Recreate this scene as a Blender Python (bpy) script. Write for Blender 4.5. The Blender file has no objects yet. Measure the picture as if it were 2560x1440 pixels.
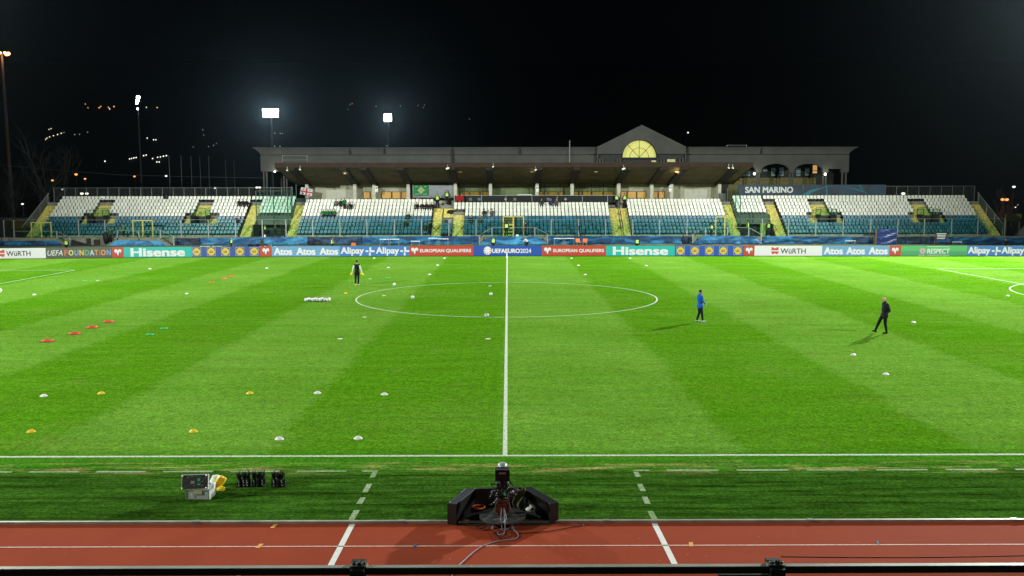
import bpy, bmesh, math, random
import numpy as np
from mathutils import Vector, Matrix
random.seed(7)
SC = bpy.context.scene
COL = SC.collection
PI = math.pi
R = math.radians

# ------------------------------------------------------------------ camera
CAMPOS = Vector((0.08, -55.8, 6.43))
F = 2279.0
cam_d = bpy.data.cameras.new('camera'); cam = bpy.data.objects.new('camera', cam_d); COL.objects.link(cam)
cam_d.sensor_width = 36; cam_d.lens = 36 * F / 2560
cam_d.clip_start = 0.1; cam_d.clip_end = 6000
rot = Matrix.Rotation(R(-0.25), 3, 'Z') @ Matrix.Rotation(R(90 - 6.01), 3, 'X') @ Matrix.Rotation(R(-0.07), 3, 'Z')
cam.matrix_world = Matrix.Translation(CAMPOS) @ rot.to_4x4()
SC.camera = cam
def ray(px, py): return rot @ Vector(((px - 1280) / F, -(py - 720) / F, -1))
def G(px, py, z=0.0):
    d = ray(px, py); t = (z - CAMPOS.z) / d.z; return CAMPOS + d * t
def W(px, py, Y):
    d = ray(px, py); t = (Y - CAMPOS.y) / d.y; return CAMPOS + d * t

# ------------------------------------------------------------------ world, lights, exposure
w = bpy.data.worlds.new('World'); SC.world = w; w.use_nodes = True
bg = w.node_tree.nodes['Background']; bg.inputs[0].default_value = (0.10, 0.22, 0.42, 1); bg.inputs[1].default_value = 0.0006
vs = SC.view_settings; vs.view_transform = 'Standard'; vs.look = 'None'; vs.exposure = 0; vs.gamma = 1
SC.cycles.use_denoising = True
SC.cycles.max_bounces = 6; SC.cycles.transparent_max_bounces = 16; SC.cycles.diffuse_bounces = 3
SC.cycles.sample_clamp_indirect = 4
# x, y, z, power, cone, aim of each lamp bank (second banks added at the near masts brighten the far stand)
TOWERS = [(76, 56, 35, 3.15, 100, (-6, -10, 0)), (-77, 56, 35, 1.15, 100, (6, -10, 0)), (-63, -47, 30, .90, 112, (3, 16, 0)), (64, -42, 30, .55, 112, (-3, 16, 0)),
          (-63, -47, 31, 1.15, 56, (-8, 64, 5)), (64, -42, 31, 1.05, 56, (8, 64, 5))]
POWER = 235000
for i, (tx, ty, tz, k, cone_, aim_) in enumerate(TOWERS):
    l = bpy.data.lights.new('floodlight_beam', 'SPOT'); l.energy = POWER * k; l.shadow_soft_size = 1.0
    l.spot_size = R(cone_); l.spot_blend = 1.0; l.color = (0.97, 1.0, 0.93)
    o = bpy.data.objects.new('floodlight_beam', l); COL.objects.link(o); o.location = (tx, ty, tz)
    aim = Vector(aim_) - Vector((tx, ty, tz))
    o.rotation_euler = aim.to_track_quat('-Z', 'Y').to_euler()

# ------------------------------------------------------------------ materials
MATS = {}
def nodes(m): return m.node_tree.nodes, m.node_tree.links
def mat(name, col, rough=0.6, metal=0.0, emit=None, es=0.0, var=0.12, scale=3.0, spec=0.35, bump=0.0, rnd=0.0):
    if name in MATS: return MATS[name]
    m = bpy.data.materials.new(name); m.use_nodes = True; N, L = nodes(m)
    b = N['Principled BSDF']; b.inputs['Roughness'].default_value = rough; b.inputs['Metallic'].default_value = metal
    b.inputs['Specular IOR Level'].default_value = spec
    tc = N.new('ShaderNodeTexCoord'); nz = N.new('ShaderNodeTexNoise'); nz.inputs['Scale'].default_value = scale; nz.inputs['Detail'].default_value = 5
    L.new(tc.outputs['Object'], nz.inputs['Vector'])
    mr = N.new('ShaderNodeMapRange'); mr.inputs[1].default_value = .3; mr.inputs[2].default_value = .7
    mr.inputs[3].default_value = 1 - var; mr.inputs[4].default_value = 1 + var; L.new(nz.outputs[0], mr.inputs[0])
    vm = N.new('ShaderNodeVectorMath'); vm.operation = 'SCALE'; vm.inputs[0].default_value = col[:3]; L.new(mr.outputs[0], vm.inputs['Scale'])
    out = vm.outputs[0]
    if rnd:
        gi = N.new('ShaderNodeNewGeometry'); oi = N.new('ShaderNodeObjectInfo'); ad = N.new('ShaderNodeMath'); ad.operation = 'ADD'
        L.new(gi.outputs['Random Per Island'], ad.inputs[0]); L.new(oi.outputs['Random'], ad.inputs[1])
        fr = N.new('ShaderNodeMath'); fr.operation = 'FRACT'; L.new(ad.outputs[0], fr.inputs[0])
        m2 = N.new('ShaderNodeMapRange'); m2.inputs[3].default_value = 1 - rnd; m2.inputs[4].default_value = 1 + rnd; L.new(fr.outputs[0], m2.inputs[0])
        v2 = N.new('ShaderNodeVectorMath'); v2.operation = 'SCALE'; L.new(out, v2.inputs[0]); L.new(m2.outputs[0], v2.inputs['Scale']); out = v2.outputs[0]
    L.new(out, b.inputs['Base Color'])
    if bump:
        bp = N.new('ShaderNodeBump'); bp.inputs['Strength'].default_value = bump; bp.inputs['Distance'].default_value = .02; L.new(nz.outputs[0], bp.inputs['Height']); L.new(bp.outputs[0], b.inputs['Normal'])
    if emit is not None:
        b.inputs['Emission Color'].default_value = (*emit[:3], 1); b.inputs['Emission Strength'].default_value = es
        m.cycles.emission_sampling = 'NONE'
    MATS[name] = m; return m
def srgb(r, g, b):
    f = lambda c: (c / 255 / 12.92) if c / 255 <= .04045 else ((c / 255 + .055) / 1.055) ** 2.4
    return (f(r), f(g), f(b))
def led(name, rgb, es=0.37):
    c = srgb(*rgb); return mat('led_' + name, [x * .32 for x in c], .5, emit=c, es=es, var=.02)
def glass(name, tint=(.86, .955, .915), refl=.012, green=0.0):
    if name in MATS: return MATS[name]
    m = bpy.data.materials.new(name); m.use_nodes = True; N, L = nodes(m); N.remove(N['Principled BSDF'])
    t = N.new('ShaderNodeBsdfTransparent'); t.inputs[0].default_value = (*tint, 1)
    g = N.new('ShaderNodeBsdfGlossy'); g.inputs['Roughness'].default_value = .12; g.inputs[0].default_value = (.8, 1, .95, 1)
    mx = N.new('ShaderNodeMixShader'); mx.inputs[0].default_value = refl
    L.new(t.outputs[0], mx.inputs[1]); L.new(g.outputs[0], mx.inputs[2]); L.new(mx.outputs[0], N['Material Output'].inputs[0])
    MATS[name] = m; return m
def val(N, v):
    n = N.new('ShaderNodeValue'); n.outputs[0].default_value = v; return n.outputs[0]
def math_(N, L, op, a, b=None, c=None):
    n = N.new('ShaderNodeMath'); n.operation = op
    for i, x in enumerate((a, b, c)):
        if x is None: continue
        if isinstance(x, (int, float)): n.inputs[i].default_value = x
        else: L.new(x, n.inputs[i])
    return n.outputs[0]
def mixc(N, L, f, a, b):
    n = N.new('ShaderNodeMix'); n.data_type = 'RGBA'
    if isinstance(f, (int, float)): n.inputs[0].default_value = f
    else: L.new(f, n.inputs[0])
    for i, x in ((6, a), (7, b)):
        if isinstance(x, (tuple, list)): n.inputs[i].default_value = (*x[:3], 1)
        else: L.new(x, n.inputs[i])
    return n.outputs[2]
def noise(N, L, vec, scale, detail=4, rough=.6):
    n = N.new('ShaderNodeTexNoise'); n.inputs['Scale'].default_value = scale; n.inputs['Detail'].default_value = detail; n.inputs['Roughness'].default_value = rough
    L.new(vec, n.inputs['Vector']); return n.outputs[0]
def ramp(N, L, x, lo, hi):
    n = N.new('ShaderNodeMapRange'); n.interpolation_type = 'SMOOTHSTEP'; n.inputs[1].default_value = lo; n.inputs[2].default_value = hi; L.new(x, n.inputs[0]); return n.outputs[0]

def grass_material():
    m = bpy.data.materials.new('pitch_grass'); m.use_nodes = True; N, L = nodes(m); b = N['Principled BSDF']
    geo = N.new('ShaderNodeNewGeometry'); P = geo.outputs['Position']
    sp = N.new('ShaderNodeSeparateXYZ'); L.new(P, sp.inputs[0]); X, Y = sp.outputs[0], sp.outputs[1]
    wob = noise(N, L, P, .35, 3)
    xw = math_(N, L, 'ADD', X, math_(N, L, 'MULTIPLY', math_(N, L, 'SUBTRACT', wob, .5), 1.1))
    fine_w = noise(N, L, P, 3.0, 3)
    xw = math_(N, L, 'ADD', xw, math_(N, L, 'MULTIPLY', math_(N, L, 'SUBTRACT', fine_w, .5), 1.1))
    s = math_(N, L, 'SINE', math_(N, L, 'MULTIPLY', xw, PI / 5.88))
    stripe = ramp(N, L, s, -.16, .16)  # mown stripes, their sheen painted as lighter and darker green
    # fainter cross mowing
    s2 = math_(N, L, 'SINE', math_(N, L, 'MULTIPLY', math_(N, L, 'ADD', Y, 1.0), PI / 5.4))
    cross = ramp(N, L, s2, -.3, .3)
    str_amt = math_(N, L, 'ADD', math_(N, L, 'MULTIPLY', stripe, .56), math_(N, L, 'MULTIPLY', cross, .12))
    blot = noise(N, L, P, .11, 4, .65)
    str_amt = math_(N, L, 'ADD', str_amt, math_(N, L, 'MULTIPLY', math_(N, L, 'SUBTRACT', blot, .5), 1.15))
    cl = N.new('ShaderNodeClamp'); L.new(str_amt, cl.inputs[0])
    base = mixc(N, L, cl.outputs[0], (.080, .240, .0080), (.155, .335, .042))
    # yellower flush in patches
    pat = ramp(N, L, noise(N, L, P, .45, 5, .7), .55, .75)
    base = mixc(N, L, math_(N, L, 'MULTIPLY', pat, .45), base, (.19, .285, .05))
    dull = ramp(N, L, noise(N, L, P, .19, 5, .7), .50, .68)
    base = mixc(N, L, math_(N, L, 'MULTIPLY', dull, .38), base, (.115, .225, .020))
    wash = ramp(N, L, noise(N, L, P, .8, 6, .8), .60, .74)
    base = mixc(N, L, math_(N, L, 'MULTIPLY', wash, .35), base, (.26, .36, .09))
    # area outside the touchline
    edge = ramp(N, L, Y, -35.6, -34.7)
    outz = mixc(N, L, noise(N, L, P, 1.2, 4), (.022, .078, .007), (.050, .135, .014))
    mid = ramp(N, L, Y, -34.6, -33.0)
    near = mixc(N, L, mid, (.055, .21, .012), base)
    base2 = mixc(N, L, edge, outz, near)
    # pale worn band along the dashed line
    bandv = math_(N, L, 'SUBTRACT', 1.0, ramp(N, L, math_(N, L, 'ABSOLUTE', math_(N, L, 'ADD', Y, 34.95)), .08, .70))
    mp = N.new('ShaderNodeMapping'); mp.inputs['Scale'].default_value = (.35, 2.2, 1); L.new(P, mp.inputs[0])
    bn = ramp(N, L, noise(N, L, mp.outputs[0], 1.6, 5, .7), .46, .66)
    base2 = mixc(N, L, math_(N, L, 'MULTIPLY', math_(N, L, 'MULTIPLY', bandv, bn), .9), base2, (.36, .31, .11))
    # mower streaks parallel to the touchline in the near strip
    mp2 = N.new('ShaderNodeMapping'); mp2.inputs['Scale'].default_value = (.25, 3.0, 1); L.new(P, mp2.inputs[0])
    st = noise(N, L, mp2.outputs[0], 1.4, 3)
    # blade scale mottling
    def mr(x, lo, hi, a, c):
        n = N.new('ShaderNodeMapRange'); n.inputs[1].default_value = lo; n.inputs[2].default_value = hi; n.inputs[3].default_value = a; n.inputs[4].default_value = c; L.new(x, n.inputs[0]); return n.outputs[0]
    f1 = noise(N, L, P, 13, 3, .75); f3 = noise(N, L, P, 45, 2)
    k = mr(f1, .30, .70, .45, 1.55)
    k = math_(N, L, 'MULTIPLY', k, mr(f3, .3, .7, .72, 1.28))
    k = math_(N, L, 'MULTIPLY', k, mr(noise(N, L, P, 4.0, 5, .8), .32, .68, .66, 1.34))
    mp3 = N.new('ShaderNodeMapping'); mp3.inputs['Scale'].default_value = (.4, 1.6, 1); L.new(P, mp3.inputs[0])
    k = math_(N, L, 'MULTIPLY', k, mr(noise(N, L, mp3.outputs[0], .8, 5, .7), .3, .7, .84, 1.16))
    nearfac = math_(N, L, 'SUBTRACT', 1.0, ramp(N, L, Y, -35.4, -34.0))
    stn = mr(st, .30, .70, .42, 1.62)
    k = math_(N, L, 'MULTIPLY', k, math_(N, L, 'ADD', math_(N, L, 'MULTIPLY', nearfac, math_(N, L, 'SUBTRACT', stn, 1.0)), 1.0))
    dv = mr(noise(N, L, P, 5.5, 4, .8), .30, .39, .38, 1.0)
    k = math_(N, L, 'MULTIPLY', k, dv)
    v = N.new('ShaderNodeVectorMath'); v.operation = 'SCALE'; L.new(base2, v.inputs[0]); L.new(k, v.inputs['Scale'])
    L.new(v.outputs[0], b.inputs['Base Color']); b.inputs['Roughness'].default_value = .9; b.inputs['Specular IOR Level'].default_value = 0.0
    bp = N.new('ShaderNodeBump'); bp.inputs['Strength'].default_value = .6; bp.inputs['Distance'].default_value = .03
    L.new(math_(N, L, 'ADD', f1, f3), bp.inputs['Height']); L.new(bp.outputs[0], b.inputs['Normal'])
    return m
def track_material():
    m = bpy.data.materials.new('track_rubber'); m.use_nodes = True; N, L = nodes(m); b = N['Principled BSDF']
    P = N.new('ShaderNodeNewGeometry').outputs['Position']
    a = mixc(N, L, noise(N, L, P, .8, 5, .7), (.25, .044, .018), (.40, .072, .030))
    g = noise(N, L, P, 90, 2); a = mixc(N, L, math_(N, L, 'MULTIPLY', g, .5), a, (.32, .05, .02))
    vo = N.new('ShaderNodeTexVoronoi'); vo.inputs['Scale'].default_value = 4.2; L.new(P, vo.inputs['Vector'])
    sel = math_(N, L, 'MULTIPLY', math_(N, L, 'LESS_THAN', vo.outputs[0], .045), ramp(N, L, noise(N, L, P, 2.3, 2), .5, .6))
    a = mixc(N, L, math_(N, L, 'MULTIPLY', sel, .8), a, (.5, .38, .28))
    scf = ramp(N, L, noise(N, L, P, 1.5, 6, .8), .62, .75); a = mixc(N, L, math_(N, L, 'MULTIPLY', scf, .38), a, (.46, .17, .10))
    L.new(a, b.inputs['Base Color']); b.inputs['Roughness'].default_value = .9; b.inputs['Specular IOR Level'].default_value = 0.05
    bp = N.new('ShaderNodeBump'); bp.inputs['Strength'].default_value = .3; bp.inputs['Distance'].default_value = .01; L.new(g, bp.inputs['Height']); L.new(bp.outputs[0], b.inputs['Normal'])
    return m
def line_material():
    m = bpy.data.materials.new('chalk_line'); m.use_nodes = True; N, L = nodes(m); b = N['Principled BSDF']
    P = N.new('ShaderNodeNewGeometry').outputs['Position']
    n0 = noise(N, L, P, 16, 5, .8); sp0 = N.new('ShaderNodeSeparateXYZ'); L.new(P, sp0.inputs[0])
    worn_ = math_(N, L, 'MULTIPLY', ramp(N, L, math_(N, L, 'MULTIPLY', sp0.outputs[1], -1), 34.5, 34.9), math_(N, L, 'SUBTRACT', noise(N, L, P, 1.1, 3), .30))
    n = ramp(N, L, math_(N, L, 'SUBTRACT', n0, math_(N, L, 'MULTIPLY', worn_, .50)), .36, .54)
    b.inputs['Roughness'].default_value = .9
    sp = N.new('ShaderNodeSeparateXYZ'); L.new(P, sp.inputs[0]); Y = sp.outputs[1]
    wornz = ramp(N, L, Y, -34.9, -34.5)
    whitec = mixc(N, L, wornz, (.42, .50, .36), (.64, .70, .58))
    L.new(mixc(N, L, n, (.13, .26, .06), whitec), b.inputs['Base Color'])
    return m
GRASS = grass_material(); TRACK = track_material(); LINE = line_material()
M = dict(
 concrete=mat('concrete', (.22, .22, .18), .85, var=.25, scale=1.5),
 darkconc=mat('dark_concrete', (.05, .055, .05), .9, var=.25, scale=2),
 stair=mat('yellow_stair_paint', (.60, .54, .15), .8, var=.4, scale=5),
 white=mat('white_seat_plastic', (.76, .78, .70), .35, var=.06, rnd=.10),
 teal=mat('teal_seat_plastic', (.004, .125, .200), .4, var=.2, rnd=.35, spec=.6),
 slot=mat('slot_shadow', (.02, .02, .02), .9),
 steel=mat('galvanised_steel', (.28, .31, .29), .45, .3),
 dgreen=mat('dark_green_steel', (.02, .05, .035), .5),
 yellow=mat('yellow_gate_paint', (.52, .45, .09), .5, var=.15),
 black=mat('black_plastic', (.006, .009, .010), .5, spec=.25),
 blackm=mat('black_matt_cloth', (.022, .023, .023), .9, var=.2),
 wall=mat('cream_wall', (.32, .32, .23), .8, var=.12, scale=1.2),
 column=mat('white_column_paint', (.46, .46, .37), .8),
 grey=mat('grey_render', (.070, .073, .066), .9, var=.16, scale=.5),
 greyd=mat('grey_render_joint', (.02, .024, .022), .9),
 greyshade=mat('grey_shaded_render', (.035, .04, .037), .9),  # darker copy of the grey render, paints the shade in recesses
 brown=mat('brown_fascia', (.028, .014, .008), .8, var=.3),
 soffit=mat('soffit_boards', (.10, .075, .028), .8, var=.35, scale=.7),
 ribm=mat('canopy_rib', (.018, .012, .008), .8),
 darkglass=mat('dark_glass', (.02, .025, .025), .1, spec=.8),
 chalk=LINE, tape=mat('white_track_paint', (.80, .80, .76), .7, var=.06, scale=8),
 orange=mat('orange_plastic', (.75, .16, .02), .5), skin=mat('skin', (.52, .28, .19), .6),
 glass=glass('fence_glass'), glass2=glass('barrier_glass', (.84, .83, .78), .01),
 silver=mat('silver_case', (.58, .62, .60), .4, .12, var=.08), white2=mat('white_plastic', (.82, .84, .80), .5, var=.04),
 yel2=mat('bright_yellow_plastic', (.85, .58, .02), .5, var=.06), redp=mat('red_plastic', (.72, .07, .05), .55), greenp=mat('green_plastic', (.03, .56, .13), .55),
 bark=mat('bark', (.024, .023, .019), .9), nightdirt=mat('night_ground', (.012, .016, .012), .95),
)

# ------------------------------------------------------------------ mesh helpers
class MB:
    def __init__(s): s.v = []; s.f = []; s.m = []
    def add(s, vs, fs, mi=0):
        n = len(s.v); s.v += [tuple(v) for v in vs]; s.f += [tuple(i + n for i in f) for f in fs]; s.m += [mi] * len(fs)
    def box(s, x0, x1, y0, y1, z0, z1, mi=0, M4=None):
        vs = [(x, y, z) for x in (x0, x1) for y in (y0, y1) for z in (z0, z1)]
        if M4 is not None: vs = [M4 @ Vector(v) for v in vs]
        s.add(vs, [(0, 1, 3, 2), (4, 6, 7, 5), (0, 4, 5, 1), (2, 3, 7, 6), (0, 2, 6, 4), (1, 5, 7, 3)], mi)
    def prism(s, pts, axis, a, b, mi=0):
        n = len(pts)
        def pt(p, t): return (t, p[0], p[1]) if axis == 'x' else ((p[0], t, p[1]) if axis == 'y' else (p[0], p[1], t))
        vs = [pt(p, a) for p in pts] + [pt(p, b) for p in pts]
        s.add(vs, [tuple(range(n))[::-1], tuple(range(n, 2 * n))] + [(i, (i + 1) % n, n + (i + 1) % n, n + i) for i in range(n)], mi)
    def tube(s, pts, r, seg=6, mi=0, r2=None, closed=False):
        pts = [Vector(p) for p in pts]; n = len(pts); rings = []
        for i, p in enumerate(pts):
            a = pts[max(i - 1, 0)]; b = pts[min(i + 1, n - 1)]
            if closed: a = pts[(i - 1) % n]; b = pts[(i + 1) % n]
            d = (b - a).normalized() if (b - a).length > 1e-9 else Vector((0, 0, 1))
            u = d.cross(Vector((0, 0, 1)))
            if u.length < 1e-3: u = d.cross(Vector((1, 0, 0)))
            u.normalize(); v = d.cross(u)
            rr = r if r2 is None else r + (r2 - r) * i / (n - 1)
            rings.append([p + (u * math.cos(2 * PI * k / seg) + v * math.sin(2 * PI * k / seg)) * rr for k in range(seg)])
        vs = [q for ring in rings for q in ring]; fs = []
        m = n if closed else n - 1
        for i in range(m):
            for k in range(seg):
                j = (i + 1) % n; fs.append((i * seg + k, i * seg + (k + 1) % seg, j * seg + (k + 1) % seg, j * seg + k))
        if not closed: fs += [tuple(range(seg))[::-1], tuple((n - 1) * seg + k for k in range(seg))]
        s.add(vs, fs, mi)
    def lathe(s, prof, c=(0, 0, 0), seg=12, mi=0, sx=1, sy=1):
        vs = []; fs = []
        for (r, z) in prof:
            for k in range(seg): vs.append((c[0] + r * sx * math.cos(2 * PI * k / seg), c[1] + r * sy * math.sin(2 * PI * k / seg), c[2] + z))
        for i in range(len(prof) - 1):
            for k in range(seg): fs.append((i * seg + k, i * seg + (k + 1) % seg, (i + 1) * seg + (k + 1) % seg, (i + 1) * seg + k))
        fs += [tuple(range(seg))[::-1], tuple((len(prof) - 1) * seg + k for k in range(seg))]
        s.add(vs, fs, mi)
    def ball(s, c, r, mi=0, seg=10, rings=7, sc=(1, 1, 1), M4=None):
        vs = []; fs = []
        for i in range(1, rings):
            t = PI * i / rings
            for k in range(seg):
                p = Vector((r * sc[0] * math.sin(t) * math.cos(2 * PI * k / seg), r * sc[1] * math.sin(t) * math.sin(2 * PI * k / seg), r * sc[2] * math.cos(t)))
                if M4 is not None: p = M4 @ p
                vs.append(p + Vector(c))
        top = Vector((0, 0, r * sc[2])); bot = -top
        if M4 is not None: top = M4 @ top; bot = M4 @ bot
        vs += [top + Vector(c), bot + Vector(c)]; T = len(vs) - 2
        for i in range(rings - 2):
            for k in range(seg): fs.append((i * seg + k, (i + 1) * seg + k, (i + 1) * seg + (k + 1) % seg, i * seg + (k + 1) % seg))
        for k in range(seg):
            fs.append((T, k, (k + 1) % seg)); fs.append((T + 1, (rings - 2) * seg + (k + 1) % seg, (rings - 2) * seg + k))
        s.add(vs, fs, mi)
    def mesh(s, name, mats, smooth=False):
        me = bpy.data.meshes.new(name); me.from_pydata(s.v, [], s.f)
        for m in (mats if isinstance(mats, (list, tuple)) else [mats]): me.materials.append(m)
        me.polygons.foreach_set('material_index', s.m)
        if smooth: me.polygons.foreach_set('use_smooth', [True] * len(s.f))
        me.update(); return me
    def build(s, name, mats, parent=None, smooth=False, loc=None):
        o = bpy.data.objects.new(name, s.mesh(name, mats, smooth)); COL.objects.link(o)
        if parent is not None: o.parent = parent
        if loc is not None: o.location = loc
        return o
def tag(o, label=None, cat=None, group=None, kind=None):
    if label: o['label'] = label
    if cat: o['category'] = cat
    if group: o['group'] = group
    if kind: o['kind'] = kind
    return o
def empty(name, loc=(0, 0, 0), rz=0, label=None, cat=None, group=None):
    o = bpy.data.objects.new(name, None); o.empty_display_size = .2; o.location = loc; o.rotation_euler = (0, 0, rz); COL.objects.link(o)
    return tag(o, label, cat, group)
def copy_tree(o, parent=None):
    c = o.copy(); COL.objects.link(c)
    if parent is not None: c.parent = parent
    for ch in [x for x in KIDS.get(o.name, [])]: copy_tree(ch, c)
    return c
KIDS = {}
def kids(root):
    for o in list(COL.objects):
        if o.parent: KIDS.setdefault(o.parent.name, [])
        if o.parent and o not in KIDS[o.parent.name]: KIDS[o.parent.name].append(o)
def sheet(name, pts, z, m, kind='structure', parent=None):
    b = MB(); b.add([(x, y, z) for x, y in pts], [tuple(range(len(pts)))]); o = b.build(name, m, parent)
    if kind: o['kind'] = kind
    return o
_tc = {}
def text_geo(s, bold=0.0):
    """triangles of a word laid out from the built-in font, scaled to the unit box"""
    if (s, bold) in _tc: return _tc[(s, bold)]
    cu = bpy.data.curves.new('lettering', 'FONT'); cu.body = s; cu.size = 1; cu.offset = bold; cu.resolution_u = 4; cu.space_character = 1.0 + bold
    ob = bpy.data.objects.new('lettering', cu); COL.objects.link(ob)
    dg = bpy.context.evaluated_depsgraph_get(); dg.update()
    me = ob.evaluated_get(dg).to_mesh()
    vs = [tuple(v.co) for v in me.vertices]; fs = [tuple(p.vertices) for p in me.polygons]
    ob.evaluated_get(dg).to_mesh_clear(); bpy.data.objects.remove(ob); bpy.data.curves.remove(cu)
    xs = [v[0] for v in vs]; ys = [v[1] for v in vs]; x0, x1, y0, y1 = min(xs), max(xs), min(ys), max(ys)
    vs = [((v[0] - x0) / (x1 - x0), (v[1] - y0) / (y1 - y0)) for v in vs]
    _tc[(s, bold)] = (vs, fs); return vs, fs

# ------------------------------------------------------------------ ground, pitch, track
def rect(x0, x1, y0, y1): return [(x0, y0), (x1, y0), (x1, y1), (x0, y1)]
sheet('ground', rect(-1500, 1500, -300, 3000), -.03, M['nightdirt'])
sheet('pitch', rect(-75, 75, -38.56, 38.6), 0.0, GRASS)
sheet('running_track', rect(-75, 75, -52.0, -38.50), -.004, TRACK)
sheet('far_running_track', rect(-75, 75, 38.6, 49.5), -.004, mat('far_track', (.22, .15, .11), .9, var=.3))
sheet('far_verge', rect(-90, 90, 49.5, 56.2), -.008, mat('far_verge', (.075, .12, .04), .95, var=.5, scale=.6))
# painted lines
LZ = .004
def ring(cx, cy, r, w_, a0, a1, n=96):
    b = MB(); vs = []; fs = []
    for i in range(n + 1):
        a = a0 + (a1 - a0) * i / n
        vs += [(cx + (r - w_ / 2) * math.cos(a), cy + (r - w_ / 2) * math.sin(a), LZ), (cx + (r + w_ / 2) * math.cos(a), cy + (r + w_ / 2) * math.sin(a), LZ)]
        if i < n: fs.append((2 * i, 2 * i + 1, 2 * i + 3, 2 * i + 2))
    b.add(vs, fs); return b
def line(name, *rects_):
    b = MB()
    for (x0, x1, y0, y1) in rects_: b.add([(x0, y0, LZ), (x1, y0, LZ), (x1, y1, LZ), (x0, y1, LZ)], [(0, 1, 2, 3)])
    o = b.build(name, LINE); o['kind'] = 'structure'; return o
line('near_touchline', (-52.5, 52.5, -34.06, -33.94));
line('halfway_line', (-.058, .058, -33.93, 33.93))
o = ring(0, 0, 9.15, .095, PI / 2 + .012, PI * 1.5 - .012).build('centre_circle', LINE); o['kind'] = 'structure'
o = ring(0, 0, 9.15, .095, -PI / 2 + .012, PI / 2 - .012).build('centre_circle', LINE); o['kind'] = 'structure'
for s in (-1, 1):
    x = 36 * s
    line('penalty_area_line', (x - .045, x + .045, -20.1, 20.1), (min(x, 52.4 * s) + .07, max(x, 52.4 * s) - .07, 20.1, 20.22), (min(x, 52.4 * s) + .07, max(x, 52.4 * s) - .07, -20.22, -20.1))
    a = math.acos(5.5 / 9.15) - .008
    o = (ring(41.5, 0, 9.15, .09, PI - a, PI + a, 32) if s > 0 else ring(-41.5, 0, 9.15, .09, -a, a, 32)).build('penalty_arc', LINE); o['kind'] = 'structure'
    line('goal_line', (52.44 * s - .05, 52.44 * s + .05, -33.9, 33.9))
# dashed technical area lines
rs = []
x = -5.4
yd = G(900, 1178).y
rs.append((-6.05 + 0, G(943, 1178).x, yd - .05, yd + .05))
xx = G(905, 1178).x - .35; 
while xx > -30: rs.append((xx - 1.15, xx, yd - .05, yd + .05)); xx -= 1.55 if xx > -14 else 1.6
rs[0] = (G(905, 1178).x, G(945, 1178).x, yd - .05, yd + .05)
line('technical_area_line', *rs)
rs = [(G(1584, 1178).x, G(1625, 1178).x, yd - .05, yd + .05)]; xx = G(1668, 1177).x
while xx < 30: rs.append((xx, xx + 1.2, yd - .05, yd + .05)); xx += 1.62
line('technical_area_line', *rs)
for (xa, ya, xb, yb) in ((938, 1180, 930, 1194), (924, 1210, 912, 1231), (908, 1244, 898, 1260), (892, 1276, 878, 1300), (1589, 1180, 1596, 1192), (1599, 1210, 1608, 1228), (1611, 1242, 1620, 1260), (1625, 1278, 1637, 1298)):
    A = G(xa, ya); B = G(xb, yb); b = MB(); b.add([(A.x - .06, A.y, LZ), (A.x + .06, A.y, LZ), (B.x + .06, B.y, LZ), (B.x - .06, B.y, LZ)], [(3, 2, 1, 0)])
    o = b.build('technical_area_line', LINE); o['kind'] = 'structure'
TP = M['tape']
def tline(name, pts, m=TP):
    b = MB(); b.add([(p[0], p[1], .0) for p in pts], [(0, 1, 2, 3)]); o = b.build(name, m); o['kind'] = 'structure'; return o
for yl in (-39.72, -40.84, -41.96):
    tline('lane_line', [(-60, yl - .02), (60, yl - .02), (60, yl + .02), (-60, yl + .02)], mat('lane_paint', (.72, .50, .42), .8, var=.25, scale=12))
for (xa, xb) in (((880.5, 823)), ((1637, 1692))):
    A = G(xa, 1311); Bq = G(xb, 1420); B = (Bq.x, Bq.y)
    b = MB()
    tline('start_line', [(B[0] - .055, -40.81), (B[0] + .055, -40.81), (A.x + .055, -38.62), (A.x - .055, -38.62)])
ORM = mat('orange_paint', (.75, .36, .08), .8)
for (px, py) in ((648, 1365), (1727, 1361), (684, 1316), (602, 1434)):
    p = G(px, py); tline('lane_mark', [(p.x - .05, p.y - .1), (p.x + .03, p.y - .1), (p.x + .06, p.y + .1), (p.x - .02, p.y + .1)], ORM).location.z = .004
for (px, py) in ((1036, 1364), (2193, 1357)):
    p = G(px, py); tline('lane_mark', [(p.x - .03, p.y - .08), (p.x + .02, p.y - .08), (p.x + .05, p.y + .08), (p.x, p.y + .08)], mat('blue_paint', (.06, .12, .25), .8)).location.z = .004
# kerb rail between grass and track
b = MB(); xs = -30.0
while xs < 30: b.box(xs, xs + 3.98, -38.60, -38.53, .0, .055); b.box(xs + 3.93, xs + 4.05, -38.61, -38.52, 0.0, .062, 1); xs += 4.0
tag(b.build('kerb_rail', [mat('kerb_aluminium', (.36, .35, .29), .5, .2, var=.2), M['steel']]), 'low grey metal kerb rail between the grass and the red track', 'kerb')

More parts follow.
